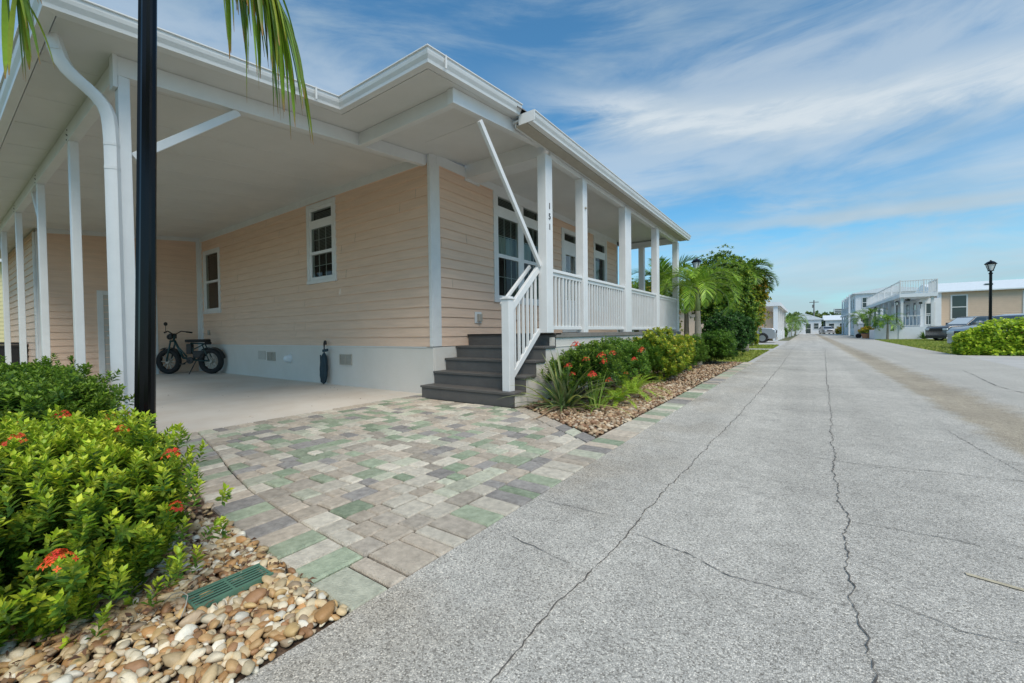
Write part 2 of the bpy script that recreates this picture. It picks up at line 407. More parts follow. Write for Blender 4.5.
crack([(.13,.4),(.13,1.45),(.14,1.76),(.12,2.1),(.15,2.56),(.16,3.75),(.21,5.51),(.3,9),(.49,16.96),(.7,24),(.8,40)], .0045, .009, 2, True)
for i, (ps, w) in enumerate([([(-1.24,3.68),(-.66,3.73),(-.19,3.85),(.17,3.79),(.48,3.75),(.86,3.79)], .005),
        ([(-1.25,2.01),(-.96,2.04),(-.71,2.02)], .006), ([(-.7,1.93),(-.4,1.87),(-.24,1.78),(-.09,1.8),(.14,1.83)], .006),
        ([(-1.24,1.6),(-.93,1.54),(-.72,1.49)], .006), ([(.15,2.62),(.38,2.64),(.6,2.64),(.72,2.58),(1.3,2.6)], .0055),
        ([(.16,2.62),(-.13,2.75),(-.3,2.8)], .003), ([(-1.23,3.14),(-.87,3.09)], .004), ([(.19,4.7),(.6,4.9),(1.1,4.8)], .004),
        ([(.13,1.95),(.4,1.86),(.8,1.92),(1.2,1.85)], .004), ([(.14,2.2),(.3,2.12),(.5,2.16)], .003), ([(-.69,2.9),(-.4,3.0),(-.1,2.93)], .0035), ([(.2,3.78),(1.2,3.9),(2.2,3.8)], .006), ([(1.0,3.0),(1.15,4.0),(1.05,5.6)], .005), ([(.3,6.6),(.8,6.9),(1.2,6.8)], .006),
        ([(-1.2,6.4),(-.9,6.5),(-.63,6.4)], .005), ([(-.6,11),(0,11.3),(.4,11)], .008), ([(2.2,6),(2.6,7.5),(2.5,10),(2.9,14)], .008),
        ([(-.64,5.6),(-.2,5.9),(.2,5.7)], .005), ([(-.6,8.6),(-.1,8.3),(.3,8.6)], .007),
        ([(2.1,9),(2.8,9.4),(3.6,9.1)], .007)]):
    crack(ps, w, .005, 10+i)
mk = MB(); mk.add([(.50,2.29,.004),(.72,2.24,.004),(.72,2.262,.004),(.50,2.31,.004)], [(0,1,2,3)]); mk.build('faded_mark', 'yellowpaint', road)

# driveway slab under the carport
sl = MB(); 
for i in range(6):
    x1 = -5.0-i*2.6 if i else -5.0; x0 = max(-5.0-(i+1)*2.6, -20.)
    sl.box((x0+.004, .95 if i else 1.33, -.05), (x1-.004, 4.66, .006))
struct(sl.build('driveway_slab', 'concrete', bevel=.004))
sb = MB(); sb.add([(-5.6,-.6,-.012),(-1.28,-.6,-.012),(-1.28,14.6,-.012),(-3.02,14.6,-.012),(-3.02,4.66,-.012),(-5.0,4.66,-.012),(-5.6,1.0,-.012)], [(0,1,2,3,4,5,6)])
struct(sb.build('planting_bed_soil', 'mulch'))

# ------------------------------------------------------------------ pavers
PAL = [((.35,.40,.28),14),((.28,.34,.23),7),((.52,.44,.35),26),((.62,.56,.46),20),((.45,.39,.32),15),((.32,.295,.275),12),((.53,.53,.41),9)]
def pcol():
    t = random.uniform(0, sum(w for _,w in PAL))
    for c, w in PAL:
        t -= w
        if t <= 0: break
    k = random.uniform(.80,1.15); return tuple(min(1,x*k) for x in c)
pv = MB()
def block(q, z=None):
    """q four corners counter-clockwise in XY"""
    c = Vector((sum(p[0] for p in q)/4, sum(p[1] for p in q)/4)); pv.cur = pcol()
    z = (.006 if z is None else z)+random.uniform(-.003,.003); out = []; top = []
    for p in q:
        v = Vector(p)-c; g_ = Vector((math.copysign(1,v.x),math.copysign(1,v.y)))
        o = Vector(p)-g_*.0055; t = Vector(p)-g_*.0125
        j = lambda: random.uniform(-.0022,.0022)
        out.append((o.x+j(),o.y+j())); top.append((t.x,t.y))
    vs = [(x,y,-.03) for x,y in out]+[(x,y,z-.009) for x,y in out]+[(x,y,z) for x,y in top]
    pv.add(vs, [(0,1,5,4),(1,2,6,5),(2,3,7,6),(3,0,4,7),(4,5,9,8),(5,6,10,9),(6,7,11,10),(7,4,8,11),(8,9,10,11)])
yl = lambda x: interp(x, [-5.05,-3.9,-3.37,-2.82,-2.1,-1.28], [1.36,1.14,1.02,.92,.86,.83])
def yu(x): return interp(x, [-5.05,-4.79,-4.77,-3.05,-3.03,-1.56], [4.62,4.62,4.31,4.31,4.50,3.50])
# soldier course along the road
y = .83
while y < 14.1:
    d = random.choice([.15,.15,.17,.12,.09]) if y < 3.6 else random.choice([.14,.19,.22]); y2 = min(y+d, 14.2)
    x0 = -1.55; block([(x0,y),(-1.28,y),(-1.28,y2),(x0,y2)]); y = y2
# course along the left edge
x = -1.55
while x > -5.0:
    d = random.choice([.12,.14,.15,.11]); x2 = max(x-d,-5.02)
    block([(x2,yl(x2)),(x,yl(x)),(x,yl(x)+.24),(x2,yl(x2)+.24)]); x = x2
# course along the bed
x = -1.55
while x > -3.0:
    d = random.choice([.15,.17,.2]); x2 = max(x-d,-3.03)
    block([(x2,yu(x2)-.2),(x,yu(x)-.2),(x,yu(x)),(x2,yu(x2))]); x = x2
x = -1.55
while x > -5.0:
    w = random.choice([.115,.16,.16,.14,.19]); x2 = max(x-w,-5.02)
    if x2 < -4.9: x2 = -5.02
    def top(xx): return yu(xx)-(.2 if xx > -3.03 else 0)
    a0, a1 = yl(x2)+.236, yl(x)+.236; b0, b1 = top(x2), top(x)
    if x2 < -3.03 < x: b0 = b1 = top(x2)
    y = min(a0,a1); first = True; ye = min(b0,b1)
    ya = (a0,a1)
    while True:
        d = random.choice([.10,.125,.14,.16,.19]); yb = max(ya)+d if first else ya[0]+d
        if yb > ye-.08:
            block([(x2,ya[0]),(x,ya[1]),(x,b1),(x2,b0)]); break
        block([(x2,ya[0]),(x,ya[1]),(x,yb),(x2,yb)]); ya = (yb,yb); first = False
    x = x2
    if x <= -5.0: break
struct(pv.build('paver_driveway', 'paver'))
js = MB(); js.add([(a,b,-.011) for a,b in ((-5.03,1.34),(-3.37,1.0),(-2.1,.85),(-1.279,.82),(-1.279,14.2),(-1.56,14.2),(-1.56,3.51),(-3.03,4.51),(-3.03,4.62),(-5.03,4.62))], [tuple(range(10))])
struct(js.build('joint_sand', 'sand'))

# ------------------------------------------------------------------ pebbles
def ico(sub):
    import bmesh
    bm = bmesh.new(); bmesh.ops.create_icosphere(bm, subdivisions=sub, radius=1)
    V = np.array([v.co[:] for v in bm.verts]); F_ = np.array([[v.index for v in f.verts] for f in bm.faces]); bm.free(); return V, F_
def pebbles(name, pts, size, cols, sub=2, flat=.62, zb=0.0):
    V0, F0 = ico(sub); n = len(pts); allV = []; allC = []
    for p in pts:
        s = size*rng.lognormal(0,.28); a = s*rng.uniform(.95,1.55); b = s*rng.uniform(.7,1.0); c = s*flat*rng.uniform(.8,1.15)
        d = V0 + .17*np.sin(V0[:, [1,2,0]]*rng.uniform(1.5,3.2)+rng.uniform(0,6,3)) + .07*np.sin(V0[:, [2,0,1]]*5+rng.uniform(0,6,3))
        d = d*np.array([a,b,c]); t = rng.uniform(0,2*math.pi); tx, ty = rng.normal(0,.28,2)
        Rz = np.array([[math.cos(t),-math.sin(t),0],[math.sin(t),math.cos(t),0],[0,0,1]])
        Rx = np.array([[1,0,0],[0,math.cos(tx),-math.sin(tx)],[0,math.sin(tx),math.cos(tx)]])
        Ry = np.array([[math.cos(ty),0,math.sin(ty)],[0,1,0],[-math.sin(ty),0,math.cos(ty)]])
        d = d @ (Rz@Rx@Ry).T + np.array([p[0],p[1],zb+p[2]+c*.55]); allV.append(d)
        k = cols[rng.integers(len(cols))]; allC.append(np.tile(np.clip(np.array(k)*rng.uniform(.75,1.2),0,.9), (len(V0),1)))
    F_ = (F0[None]+(np.arange(n)*len(V0))[:,None,None]).reshape(-1,3)
    o = fast_mesh(name, np.concatenate(allV), F_, np.concatenate(allC), 'pebble', smooth=True)
    return tag(o, kind='stuff')
PC = [(.56,.38,.17),(.60,.46,.27),(.68,.58,.42),(.46,.25,.10),(.62,.50,.32),(.36,.19,.09),(.72,.66,.54),(.55,.40,.22),(.42,.31,.20),(.50,.31,.14)]
def jgrid(x0,x1,y0,y1,st,ok,layers=1,dz=.015):
    P = []
    for l in range(layers):
        x = x0
        while x < x1:
            y = y0
            while y < y1:
                p = (x+random.uniform(-.5,.5)*st, y+random.uniform(-.5,.5)*st)
                if ok(*p): P.append((*p, l*dz*random.uniform(.5,1)))
                y += st
            x += st
    return P
def in_grate(x,y): return -1.815 < x < -1.695 and .53 < y < .765
okA = lambda x,y: x < -1.280 and y < yl(x)-.004 and not in_grate(x,y)
pa = jgrid(-2.5,-1.272,-.35,.92,.029,okA,2,.012)+jgrid(-4.9,-2.5,-.3,1.2,.05,okA,1)
tag(pebbles('river_stones', pa, .0145, PC), 'tan and cream rounded river stones between the left bush and paver driveway', 'stones')
okB = lambda x,y: -3.0 < x < -1.562 and y > yu(x)+.006 if x > -3.03 else False
pb = jgrid(-2.6,-1.55,3.5,7.5,.036,okB,1)+jgrid(-3.0,-1.55,4.2,14.0,.062,lambda x,y: okB(x,y) and not(x>-2.6 and y<7.5),1)
PC2 = [(.40,.25,.14),(.50,.36,.22),(.30,.17,.09),(.56,.45,.32),(.24,.13,.07),(.45,.32,.2)]
tag(pebbles('bed_gravel', pb, .021, PC2, sub=1), 'brown and tan gravel along the bed in front of the porch', 'gravel')

# debris (dead leaves and bark bits) on the left bed
def debris(n, reg, name, label):
    V = []; F_ = []; C = []
    for i in range(n):
        x = random.uniform(*reg[0]); y = random.uniform(*reg[1])
        if reg[2](x,y): continue
        a = random.uniform(0,6.28); l = random.uniform(.006,.02); w = l*random.uniform(.15,.45); z = random.uniform(.012,.045)
        dx, dy = math.cos(a)*l, math.sin(a)*l; nx, ny = -math.sin(a)*w, math.cos(a)*w; o = len(V)
        V += [(x-dx,y-dy,z),(x+nx,y+ny,z+random.uniform(0,.012)),(x+dx,y+dy,z+random.uniform(-.008,.008)),(x-nx,y-ny,z+.004)]
        F_.append((o,o+1,o+2,o+3)); k = random.uniform(.5,1.2); c = random.choice([(.17,.085,.045),(.12,.06,.035),(.25,.15,.08)]); C += [tuple(q*k for q in c)]*4
    o = fast_mesh(name, np.array(V), np.array(F_), np.array(C), 'debris'); tag(o, label, 'leaf litter', kind='stuff')
debris(2200, ((-3.2,-1.45),(-.35,.85), lambda x,y: not okA(x,y) or (x > -1.75 and random.random() < .7)), 'leaf_litter', 'reddish brown dry leaf litter among the river stones under the left bush')
debris(26, ((-9,-4.9),(1.6,4.5), lambda x,y: False), 'leaf_litter', 'few scattered dry leaves on the concrete slab under the carport')
debris(900, ((-2.9,-1.8),(4.0,8), lambda x,y: not okB(x,y)), 'leaf_litter', 'reddish brown dry leaf litter on the gravel bed by the porch')

# drain grate
GO = (-1.755,.64,.028)
g = thing('drain_grate', 'green plastic slotted drain grate lying among the river stones', 'drain grate', GO)
gb = MB()
for i in range(6): gb.box((-1.801+i*.0185-.0042,.52,.0285),(-1.801+i*.0185+.0042,.77,.032))
gb.build('slats', 'grate', g, GO, .001)
gb = MB()
for yy in (.522,.645,.768): gb.box((-1.812,yy-.004,.026),(-1.698,yy+.004,.0305))
gb.box((-1.814,.516,.012),(-1.809,.774,.034)); gb.box((-1.701,.516,.012),(-1.696,.774,.034))
gb.build('frame', 'grate', g, GO, .001)
gb = MB(); gb.box((-1.81,.52,-.005),(-1.70,.77,.004)); gb.build('pit', 'dark', g, GO)
# irrigation tube near grate
tb = MB(); tb.tube([(-1.83,.47,.03),(-1.82,.49,.05),(-1.79,.51,.06),(-1.75,.515,.058),(-1.72,.50,.045),(-1.70,.48,.02)], .002, 6)
tag(tb.build('irrigation_tube', 'vent', smooth=True), 'thin pale looped irrigation tube beside the green drain grate', 'tube')

# ------------------------------------------------------------------ the house
HO = (-4.78,4.63,0)
house = thing('mobile_home', 'peach manufactured home with white carport, porch and number 151, filling the left half', 'house', HO)
def hp(mb, name, m, bevel=0, parent=None, smooth=False): return mb.build(name, m, parent or house, HO if parent is None or parent.name.startswith('mobile_home') else (0,0,0), bevel, smooth)
zb = lambda y: 3.215+.103*(y-1.07)
zc = lambda y: zb(y)+.165

def wmap(kind, base, out):
    """returns f(u,n,z): kind 'x' plane x=base u=y ; kind 'y' plane y=base u=x ; out = sign of outward normal"""
    return (lambda u,n,z: (base+out*n,u,z)) if kind == 'x' else (lambda u,n,z: (u,base+out*n,z))
def siding(name, W, u0, u1, z0, z1, ex=.158, holes=(), m='siding', parent=None, ztop=None):
    mb = MB(); z = z0
    while z < z1-1e-4:
        zt = min(z+ex, z1)
        cuts = sorted(set([z,zt]+[h for o in holes for h in (o[2],o[3]) if z < h < zt]))
        for a, b in zip(cuts, cuts[1:]):
            mid = (a+b)/2; iv = [(u0,u1)]
            for (h0,h1,g0,g1) in holes:
                if g0 < mid < g1:
                    nv = []
                    for (p,q) in iv:
                        if h1 <= p or h0 >= q: nv.append((p,q)); continue
                        if h0 > p: nv.append((p,h0))
                        if h1 < q: nv.append((h1,q))
                    iv = nv
            if a == z: bj = [u0+(u1-u0)*random.random() for _ in range(2 if u1-u0 > 5 else 1)]
            for q_ in bj:
                nv = []
                for (p,q) in iv: nv += [(p,q_-.002),(q_+.002,q)] if p+.05 < q_ < q-.05 else [(p,q)]
                if len(nv) == len(iv): continue
                iv = nv
                mb.add([W(q_-.003,.0015,a),W(q_+.003,.0015,a),W(q_+.003,.0015,b),W(q_-.003,.0015,b)], [(0,1,2,3)])
            n = lambda zz: .004+.019*(1-(zz-z)/ex)
            for p, q in iv:
                mb.add([W(p,n(a),a),W(q,n(a),a),W(q,n(b),b),W(p,n(b),b)], [(0,1,2,3)])
                if a == z: mb.add([W(p,.002,a),W(q,.002,a),W(q,n(a),a),W(p,n(a),a)], [(0,1,2,3)])
        z = zt
    return hp(mb, name, m, parent=parent)
def wbox(mb, W, u0, u1, n0, n1, z0, z1): return mb.box(W(u0,n0,z0), W(u1,n1,z1))

def window(W, u0, u1, z0, z1, panes, name='window', muntins=True, curtain=None, blinds=()):
    """u0..u1,z0..z1 outer casing; panes: list of (a,b,c,d,nu,nz)"""
    cas = .085; mb = MB()
    # casing
    wbox(mb,W,u0,u0+cas,.0,.034,z0,z1); wbox(mb,W,u1-cas,u1,.0,.034,z0,z1)
    wbox(mb,W,u0+cas,u1-cas,.0,.0335,z1-cas*.9,z1); wbox(mb,W,u0-.01,u1+.01,.0,.045,z0,z0+cas*.8)
    win = hp(mb, name, 'white2', .004)
    # infill frame between panes
    mf = MB(); us = u0+cas; ue = u1-cas; zs = z0+cas*.8; ze = z1-cas*.9
    rows = sorted(set([zs,ze]+[p[2] for p in panes]+[p[3] for p in panes]))
    for a, b in zip(rows, rows[1:]):
        if b-a < .003: continue
        segs = sorted([(p[0],p[1]) for p in panes if p[2] < (a+b)/2 < p[3]]); cur = us
        for s0, s1 in segs:
            if s0-cur > .002: wbox(mf,W,cur,s0,-.05,.018,a,b)
            cur = s1
        if ue-cur > .002: wbox(mf,W,cur,ue,-.05,.018,a,b)
    hp(mf, 'frame', 'white', .0025, win).location = (0,0,0)
    # shift: children built in world coords minus house origin
    mg = MB(); mm = MB(); mi = MB(); mc = MB(); bl = MB()
    for (a,b,c,d,nu,nz) in panes:
        mg.add([W(a-.004,.0,c-.004),W(b+.004,.0,c-.004),W(b+.004,.0,d+.004),W(a-.004,.0,d+.004)], [(0,1,2,3)])
        for i in range(1,nu): t = a+(b-a)*i/nu; wbox(mm,W,t-.0045,t+.0045,-.016,-.004,c,d)
        for i in range(1,nz): t = c+(d-c)*i/nz; wbox(mm,W,a,b,-.015,-.0045,t-.0045,t+.0045)
    wbox(mi,W,us-.02,ue+.02,-.62,-.6,zs-.02,ze+.02)
    for s_ in ((us-.02,us),(ue,ue+.02)): wbox(mi,W,s_[0],s_[1],-.6,-.052,zs-.02,ze+.02)
    wbox(mi,W,us,ue,-.6,-.052,zs-.02,zs); wbox(mi,W,us,ue,-.6,-.052,ze,ze+.02)
    hp(mg,'pane','glass',parent=win)
    if mm.v: hp(mm,'muntins','white',parent=win)
    hp(mi,'recess','dark',parent=win)
    if curtain:
        a,b,c,d = curtain; n = 40
        vs = []
        for i in range(n+1):
            t = a+(b-a)*i/n; o = -.16+.018*math.sin(i*1.7)
            vs += [W(t,o,c), W(t,o,d)]
        mc.add(vs, [(2*i,2*i+2,2*i+3,2*i+1) for i in range(n)]); hp(mc,'curtain','curtain',parent=win)
    for (a,b,c,d) in blinds:
        z = c
        while z < d: wbox(bl,W,a,b,-.095,-.07,z,z+.004); z += .028
    if bl.v: hp(bl,'blind','blind',parent=win)
    return win
# fix: every child mesh of a window shares the house origin
def hp(mb, name, m, bevel=0, parent=None, smooth=False): return mb.build(name, m, parent or house, HO, bevel, smooth)

WF = wmap('x', -4.78, 1)      # wall behind the porch
WS = wmap('y', 4.63, -1)      # wall inside the carport
WB = wmap('x', -14., 1)       # shed wall at the back of the carport
WL = wmap('y', 1.53, -1)      # outer side of the shed
holesF = [(6.23,7.93,1.58,3.60),(8.87,9.75,.97,3.44),(10.69,11.56,1.58,3.60)]
siding('wall', WF, 4.72, 12.42, .76, 3.62, holes=holesF)
holesS = [(-13.68,-12.72,1.64,3.30),(-8.30,-7.36,2.04,3.56)]
siding('wall', WS, -13.93, -4.812, .76, 3.62, holes=holesS)
siding('wall', WB, 1.62, 4.55, .012, 3.62)
siding('wall', WL, -20, -14.09, .1, 3.4)
mb = MB(); mb.box((-20,1.545,0),(-14.02,3.9,3.5)); mb.box((-20,3.901,0),(-14.02,8,3.745)); mb.box((-14.015,4.66,.1),(-13.8,4.9,3.745)); mb.box((-14,9,.0),(-5.3,12.42,3.5)); hp(mb,'core','stucco')
# corner boards, friezes
mb = MB()
mb.box((-4.815,4.598,.76),(-4.755,4.63,3.742)); mb.box((-4.787,4.6305,.76),(-4.752,4.80,3.755))
hp(mb,'corner_trim','white2',.003)
mb = MB(); mb.box((-4.87,12.41,.76),(-4.75,12.44,3.62)); mb.box((-4.80,12.36,.76),(-4.748,12.409,3.62)); hp(mb,'corner_trim','white2',.003)
mb = MB(); mb.box((-13.999,4.52,0),(-13.965,4.63,3.742)); mb.box((-13.964,4.598,.74),(-13.86,4.63,3.6)); hp(mb,'corner_trim','white2',.003)
mb = MB(); mb.box((-13.999,1.53,0),(-13.963,1.63,3.36)); mb.box((-14.09,1.495,0),(-13.999,1.529,3.34)); hp(mb,'corner_trim','white2',.003)
mb = MB(); mb.box((-13.999,3.55,0),(-13.97,3.63,3.53)); hp(mb,'trim_strip','white2',.003)
mb = MB(); mb.add([(-13.96,1.64,zc(1.64)-.10),(-13.96,4.6,zc(4.6)-.10),(-13.96,4.6,zc(4.6)),(-13.96,1.64,zc(1.64)),(-13.99,1.64,zc(1.64)-.10),(-13.99,4.6,zc(4.6)-.10),(-13.99,4.6,zc(4.6)),(-13.99,1.64,zc(1.64))],
       [(0,1,2,3),(4,5,1,0),(7,6,5,4),(3,2,6,7)]); hp(mb,'frieze','white2')
mb = MB(); mb.box((-13.95,4.592,3.61),(-4.83,4.626,3.76)); hp(mb,'frieze','white2',.003)
mb = MB(); mb.box((-4.778,4.74,3.62),(-4.745,5.42,3.78)); mb.box((-4.777,5.42,3.57),(-4.743,5.80,3.72)); mb.box((-4.778,5.801,3.61),(-4.745,12.36,3.78)); hp(mb,'frieze','white2',.003)
# skirting
mb = MB(); mb.box((-13.95,4.625,-.03),(-4.77,4.75,.752)); mb.box((-4.90,4.66,-.03),(-4.765,12.5,.751)); hp(mb,'skirting','stucco',.004)
mb = MB(); mb.box((-13.9,4.612,.742),(-4.9,4.626,.766)); hp(mb,'starter_strip','white2')
# windows
window(WS,-13.75,-12.65,1.6,3.33,[(-13.6,-12.80,2.5,3.22,1,1),(-13.6,-12.80,1.74,2.44,1,1)], blinds=[(-13.6,-12.8,2.5,3.22)])
window(WS,-8.34,-7.32,2.0,3.59,[(-8.19,-7.47,3.26,3.45,1,1),(-8.19,-7.47,2.64,3.10,3,2),(-8.19,-7.47,2.13,2.58,3,2)], blinds=[(-8.19,-7.47,2.64,3.45)])
window(WF,6.2,7.95,1.54,3.62,[(6.35,7.02,3.37,3.54,1,1),(7.22,7.82,3.37,3.54,1,1),(6.35,7.02,2.47,3.17,3,2),(7.22,7.82,2.47,3.17,3,2),(6.35,7.02,1.68,2.40,3,2),(7.22,7.82,1.68,2.40,3,2)],
       curtain=(6.37,7.8,2.47,2.86), blinds=[(6.35,7.82,2.86,3.55)])
window(WF,10.67,11.58,1.54,3.62,[(10.80,11.45,3.22,3.42,1,1),(10.80,11.45,1.7,3.02,1,2)], curtain=(10.82,11.43,1.7,3.0))
dw = window(WF,8.84,9.78,.96,3.46,[(9.0,9.62,3.18,3.36,1,1),(9.06,9.56,1.75,2.85,2,3)], name='entry_door')
mb = MB(); mb.tube([(-4.75,9.60,1.95),(-4.70,9.60,1.95),(-4.70,9.54,1.95)], .012, 8); hp(mb,'handle','chrome',parent=dw)
# service door in shed wall
mb = MB(); 
for (a,b,c,d) in ((2.49,2.60,0,2.12),(3.44,3.545,0,2.12),(2.60,3.44,2.02,2.12)): wbox(mb,WB,a,b,.002,.035,c,d)
sdoor = hp(mb,'service_door','white2',.003)
mb = MB(); wbox(mb,WB,2.603,3.437,-.02,.021,.02,2.018); hp(mb,'leaf','doorpaint',parent=sdoor)
for zz in (1.03,1.17):
    mb = MB(); mb.lathe([(.028,0),(.028,.012),(.012,.02),(.012,.035),(.026,.045),(.026,.065),(.012,.075)], (-13.98,2.68,zz), 12, 'x'); hp(mb,'knob','chrome',parent=sdoor)
# vents and outlets on skirting
for (a,b,c,d) in ((-10.16,-9.8,.40,.60),(-7.28,-6.9,.40,.60)):
    mb = MB(); mb.box((a,4.605,c),(b,4.625,c+.02)); mb.box((a,4.605,d-.02),(b,4.625,d)); mb.box((a,4.605,c+.02),(a+.02,4.625,d-.02)); mb.box((b-.02,4.605,c+.02),(b,4.625,d-.02))
    mb.box((a+.02,4.62,c+.02),(b-.02,4.6245,d-.02)); mb.box(((a+b)/2-.01,4.609,c+.02),((a+b)/2+.01,4.62,d-.02))
    z = c+.03
    while z < d-.03: mb.box((a+.02,4.611,z),(b-.02,4.617,z+.008)); z += .018
    hp(mb,'foundation_vent','vent')
mb = MB(); mb.box((-10.62,4.617,.42),(-10.26,4.6245,.62)); hp(mb,'patch','doorpaint')
mb = MB(); mb.lathe([(.10,0),(.10,.012),(.085,.03),(.07,.10),(.03,.13)], (-9.16,4.625,.47), 16, 'y'); 
for i, v in enumerate(mb.v): mb.v[i] = (v[0], 4.625-(v[1]-4.625), v[2])
hp(mb,'dryer_vent','whitepaint',smooth=True)
mb = MB(); mb.box((-13.5,4.58,1.02),(-13.4,4.61,1.15)); hp(mb,'outlet_box','vent',.004)
mb = MB(); mb.box((-4.765,5.62,1.14),(-4.745,5.80,1.34)); 
ob = hp(mb,'outlet_box','white2',.004)
mb = MB(); mb.box((-4.7445,5.67,1.17),(-4.69,5.76,1.30)); hp(mb,'cover','vent',.006,parent=ob)
mb = MB(); mb.box((-4.765,6.9,1.22),(-4.72,7.0,1.32)); hp(mb,'outlet_box','white2',.008)

# carport ceiling + roof slab (sloped), panel seams
mb = MB()
def slab(mb, x0, x1, y0, y1, dz0, dz1, f=zc):
    vs = [(x0,y0,f(y0)+dz0),(x1,y0,f(y0)+dz0),(x1,y1,f(y1)+dz0),(x0,y1,f(y1)+dz0),(x0,y0,f(y0)+dz1),(x1,y0,f(y0)+dz1),(x1,y1,f(y1)+dz1),(x0,y1,f(y1)+dz1)]
    mb.add(vs, [(3,2,1,0),(4,5,6,7),(0,1,5,4),(1,2,6,5),(2,3,7,6),(3,0,4,7)])
slab(mb,-20,-4.51,.64,4.60,0,.10)
slab(mb,-4.51,-3.06,2.96,5.60,.0005,.10); slab(mb,-4.775,-4.511,4.601,5.60,.0003,.10)
hp(mb,'carport_roof','ceiling')
mb = MB(); x = -5.35
while x > -19.8: slab(mb,x-.006,x+.006,.66,4.58,-.004,.0); x -= .86
slab(mb,-4.49,-3.08,4.25,4.262,-.004,.0)
hp(mb,'panel_seams','ceiling')
# beams
def sbeam(x0,x1,y0,y1,name='beam'):
    mb = MB(); slab(mb,x0,x1,y0,y1,0,.163,f=zb); return hp(mb,name,'white',.004)
sbeam(-4.92,-4.83,1.03,4.595); sbeam(-4.829,-3.21,3.40,3.49); sbeam(-3.209,-3.12,3.38,5.24)
mb = MB(); mb.box((-19.8,1.025,3.215),(-4.925,1.115,3.375)); hp(mb,'beam','white',.004)
mb = MB(); mb.box((-4.77,5.43,3.60),(-3.10,5.76,3.86)); hp(mb,'beam','white',.004)
mb = MB(); mb.box((-3.205,5.45,3.535),(-3.105,12.95,3.70)); hp(mb,'porch_beam','white',.004)
mb = MB(); mb.box((-4.77,12.85,3.535),(-3.21,12.95,3.70)); hp(mb,'porch_beam','white',.004)
# soffit between porch beam and gutter + porch ceiling
mb = MB(); mb.box((-4.78,5.435,3.735),(-3.10,12.98,3.76)); hp(mb,'porch_ceiling','ceiling')
mb = MB(); mb.box((-3.10,4.47,3.655),(-2.88,13.0,3.675)); mb.box((-3.085,4.5,3.60),(-3.06,12.98,3.654)); hp(mb,'soffit','white2')
mb = MB(); mb.box((-3.055,4.475,3.60),(-2.885,13.0,3.612)); hp(mb,'shadow_gap_strip','vent')  # darker strip painting in the shadow gap between gutter and beam
# main roof
mb = MB(); e = .22
def roofz(x): return 3.72+(-2.88-x)*e
mb.add([(-2.80,5.63,3.735),(-2.80,13.0,3.735),(-9.5,13.0,roofz(-9.5)),(-9.5,5.63,roofz(-9.5)),(-16.2,5.63,3.735),(-16.2,13.0,3.735),
        (-2.80,5.63,3.70),(-2.80,13.0,3.70),(-16.2,5.63,3.70),(-16.2,13.0,3.70)],
       [(0,1,2,3),(3,2,5,4),(0,3,4,8,6),(1,7,9,5,2),(6,7,1,0),(4,5,9,8)])
mb.box((-3.04,4.5,3.70),(-2.80,5.62,3.735))
roof = hp(mb,'roof','shingle')
mb = MB(); mb.add([(-3.1,4.36,3.80),(-2.92,4.36,3.76),(-2.92,4.62,3.78),(-3.1,4.62,3.84),(-3.02,4.33,3.85),(-3.02,4.62,3.88)], [(0,1,4),(1,2,5,4),(0,4,5,3),(2,3,5)])
hp(mb,'ridge_cap','shingle')
# gutters
PROF = [(0,0),(.072,0),(.078,.028),(.100,.060),(.108,.085),(.108,.112),(.122,.114),(.122,.124),(.096,.124),(.096,.104),(.012,.104),(.012,.124),(0,.124)]
def gutter(path, name='gutter'):
    mb = MB(); n = len(PROF); vs = []
    for i, p in enumerate(path):
        P = Vector((p[0],p[1]))
        d0 = (P-Vector(path[i-1][:2])).normalized() if i else None
        d1 = (Vector(path[i+1][:2])-P).normalized() if i < len(path)-1 else None
        if d0 is None: d0 = d1
        if d1 is None: d1 = d0
        n0 = Vector((d0.y,-d0.x)); n1 = Vector((d1.y,-d1.x)); m_ = (n0+n1); m_ = m_/(m_.dot(n0))
        for (o,z) in PROF: vs.append((P.x+m_.x*o, P.y+m_.y*o, p[2]+z))
    fs = []
    for i in range(len(path)-1):
        for k in range(n): a = i*n+k; b = i*n+(k+1)%n; fs.append((a,b,b+n,a+n))
    fs.append(tuple(range(n))); fs.append(tuple(range((len(path)-1)*n+n-1,(len(path)-1)*n-1,-1)))
    mb.add(vs, fs); return hp(mb,name,'white')
gutter([(-20,.63,zc(.63)-.015),(-4.5,.63,zc(.63)-.015),(-4.5,2.95,zc(2.95)-.0),(-3.05,2.95,zc(2.95)),(-3.05,4.46,zc(4.46)-.01)])
gutter([(-2.875,4.47,3.60),(-2.875,13.05,3.60)])
mb = MB(); mb.box((-3.0,4.462,3.60),(-2.76,4.472,3.73)); hp(mb,'gutter_end','white2')
for (x,y) in ((-4.37,2.60),(-2.925,3.12)):
    mb = MB(); mb.box((x-.012,y-.05,zc(y)-.004),(x+.004,y-.035,zc(y)+.128)); hp(mb,'gutter_strap','white2')
# posts of the carport
def post(x0,x1,y0,y1,z0,z1,name='post',b=.006):
    mb = MB(); mb.box((x0,y0,z0),(x1,y1,z1)); return hp(mb,name,'white',b)
for x in (-4.88,-6.9,-9.15,-11.5,-13.75,-16.1,-18.4):
    p = post(x-.05,x+.05,1.032,1.112,0,3.214)
    if x > -12:
        for dz in (3.25,3.31):
            for k in (-.02,.02): mb = MB(); mb.lathe([(.008,0),(.008,.006)], (x+k,1.019,dz+k), 6, 'y'); hp(mb,'bolt','number',parent=p)
mb = MB(); mb.box((-4.93,1.0,3.10),(-4.82,1.03,3.38)); hp(mb,'bracket','white2',.003)
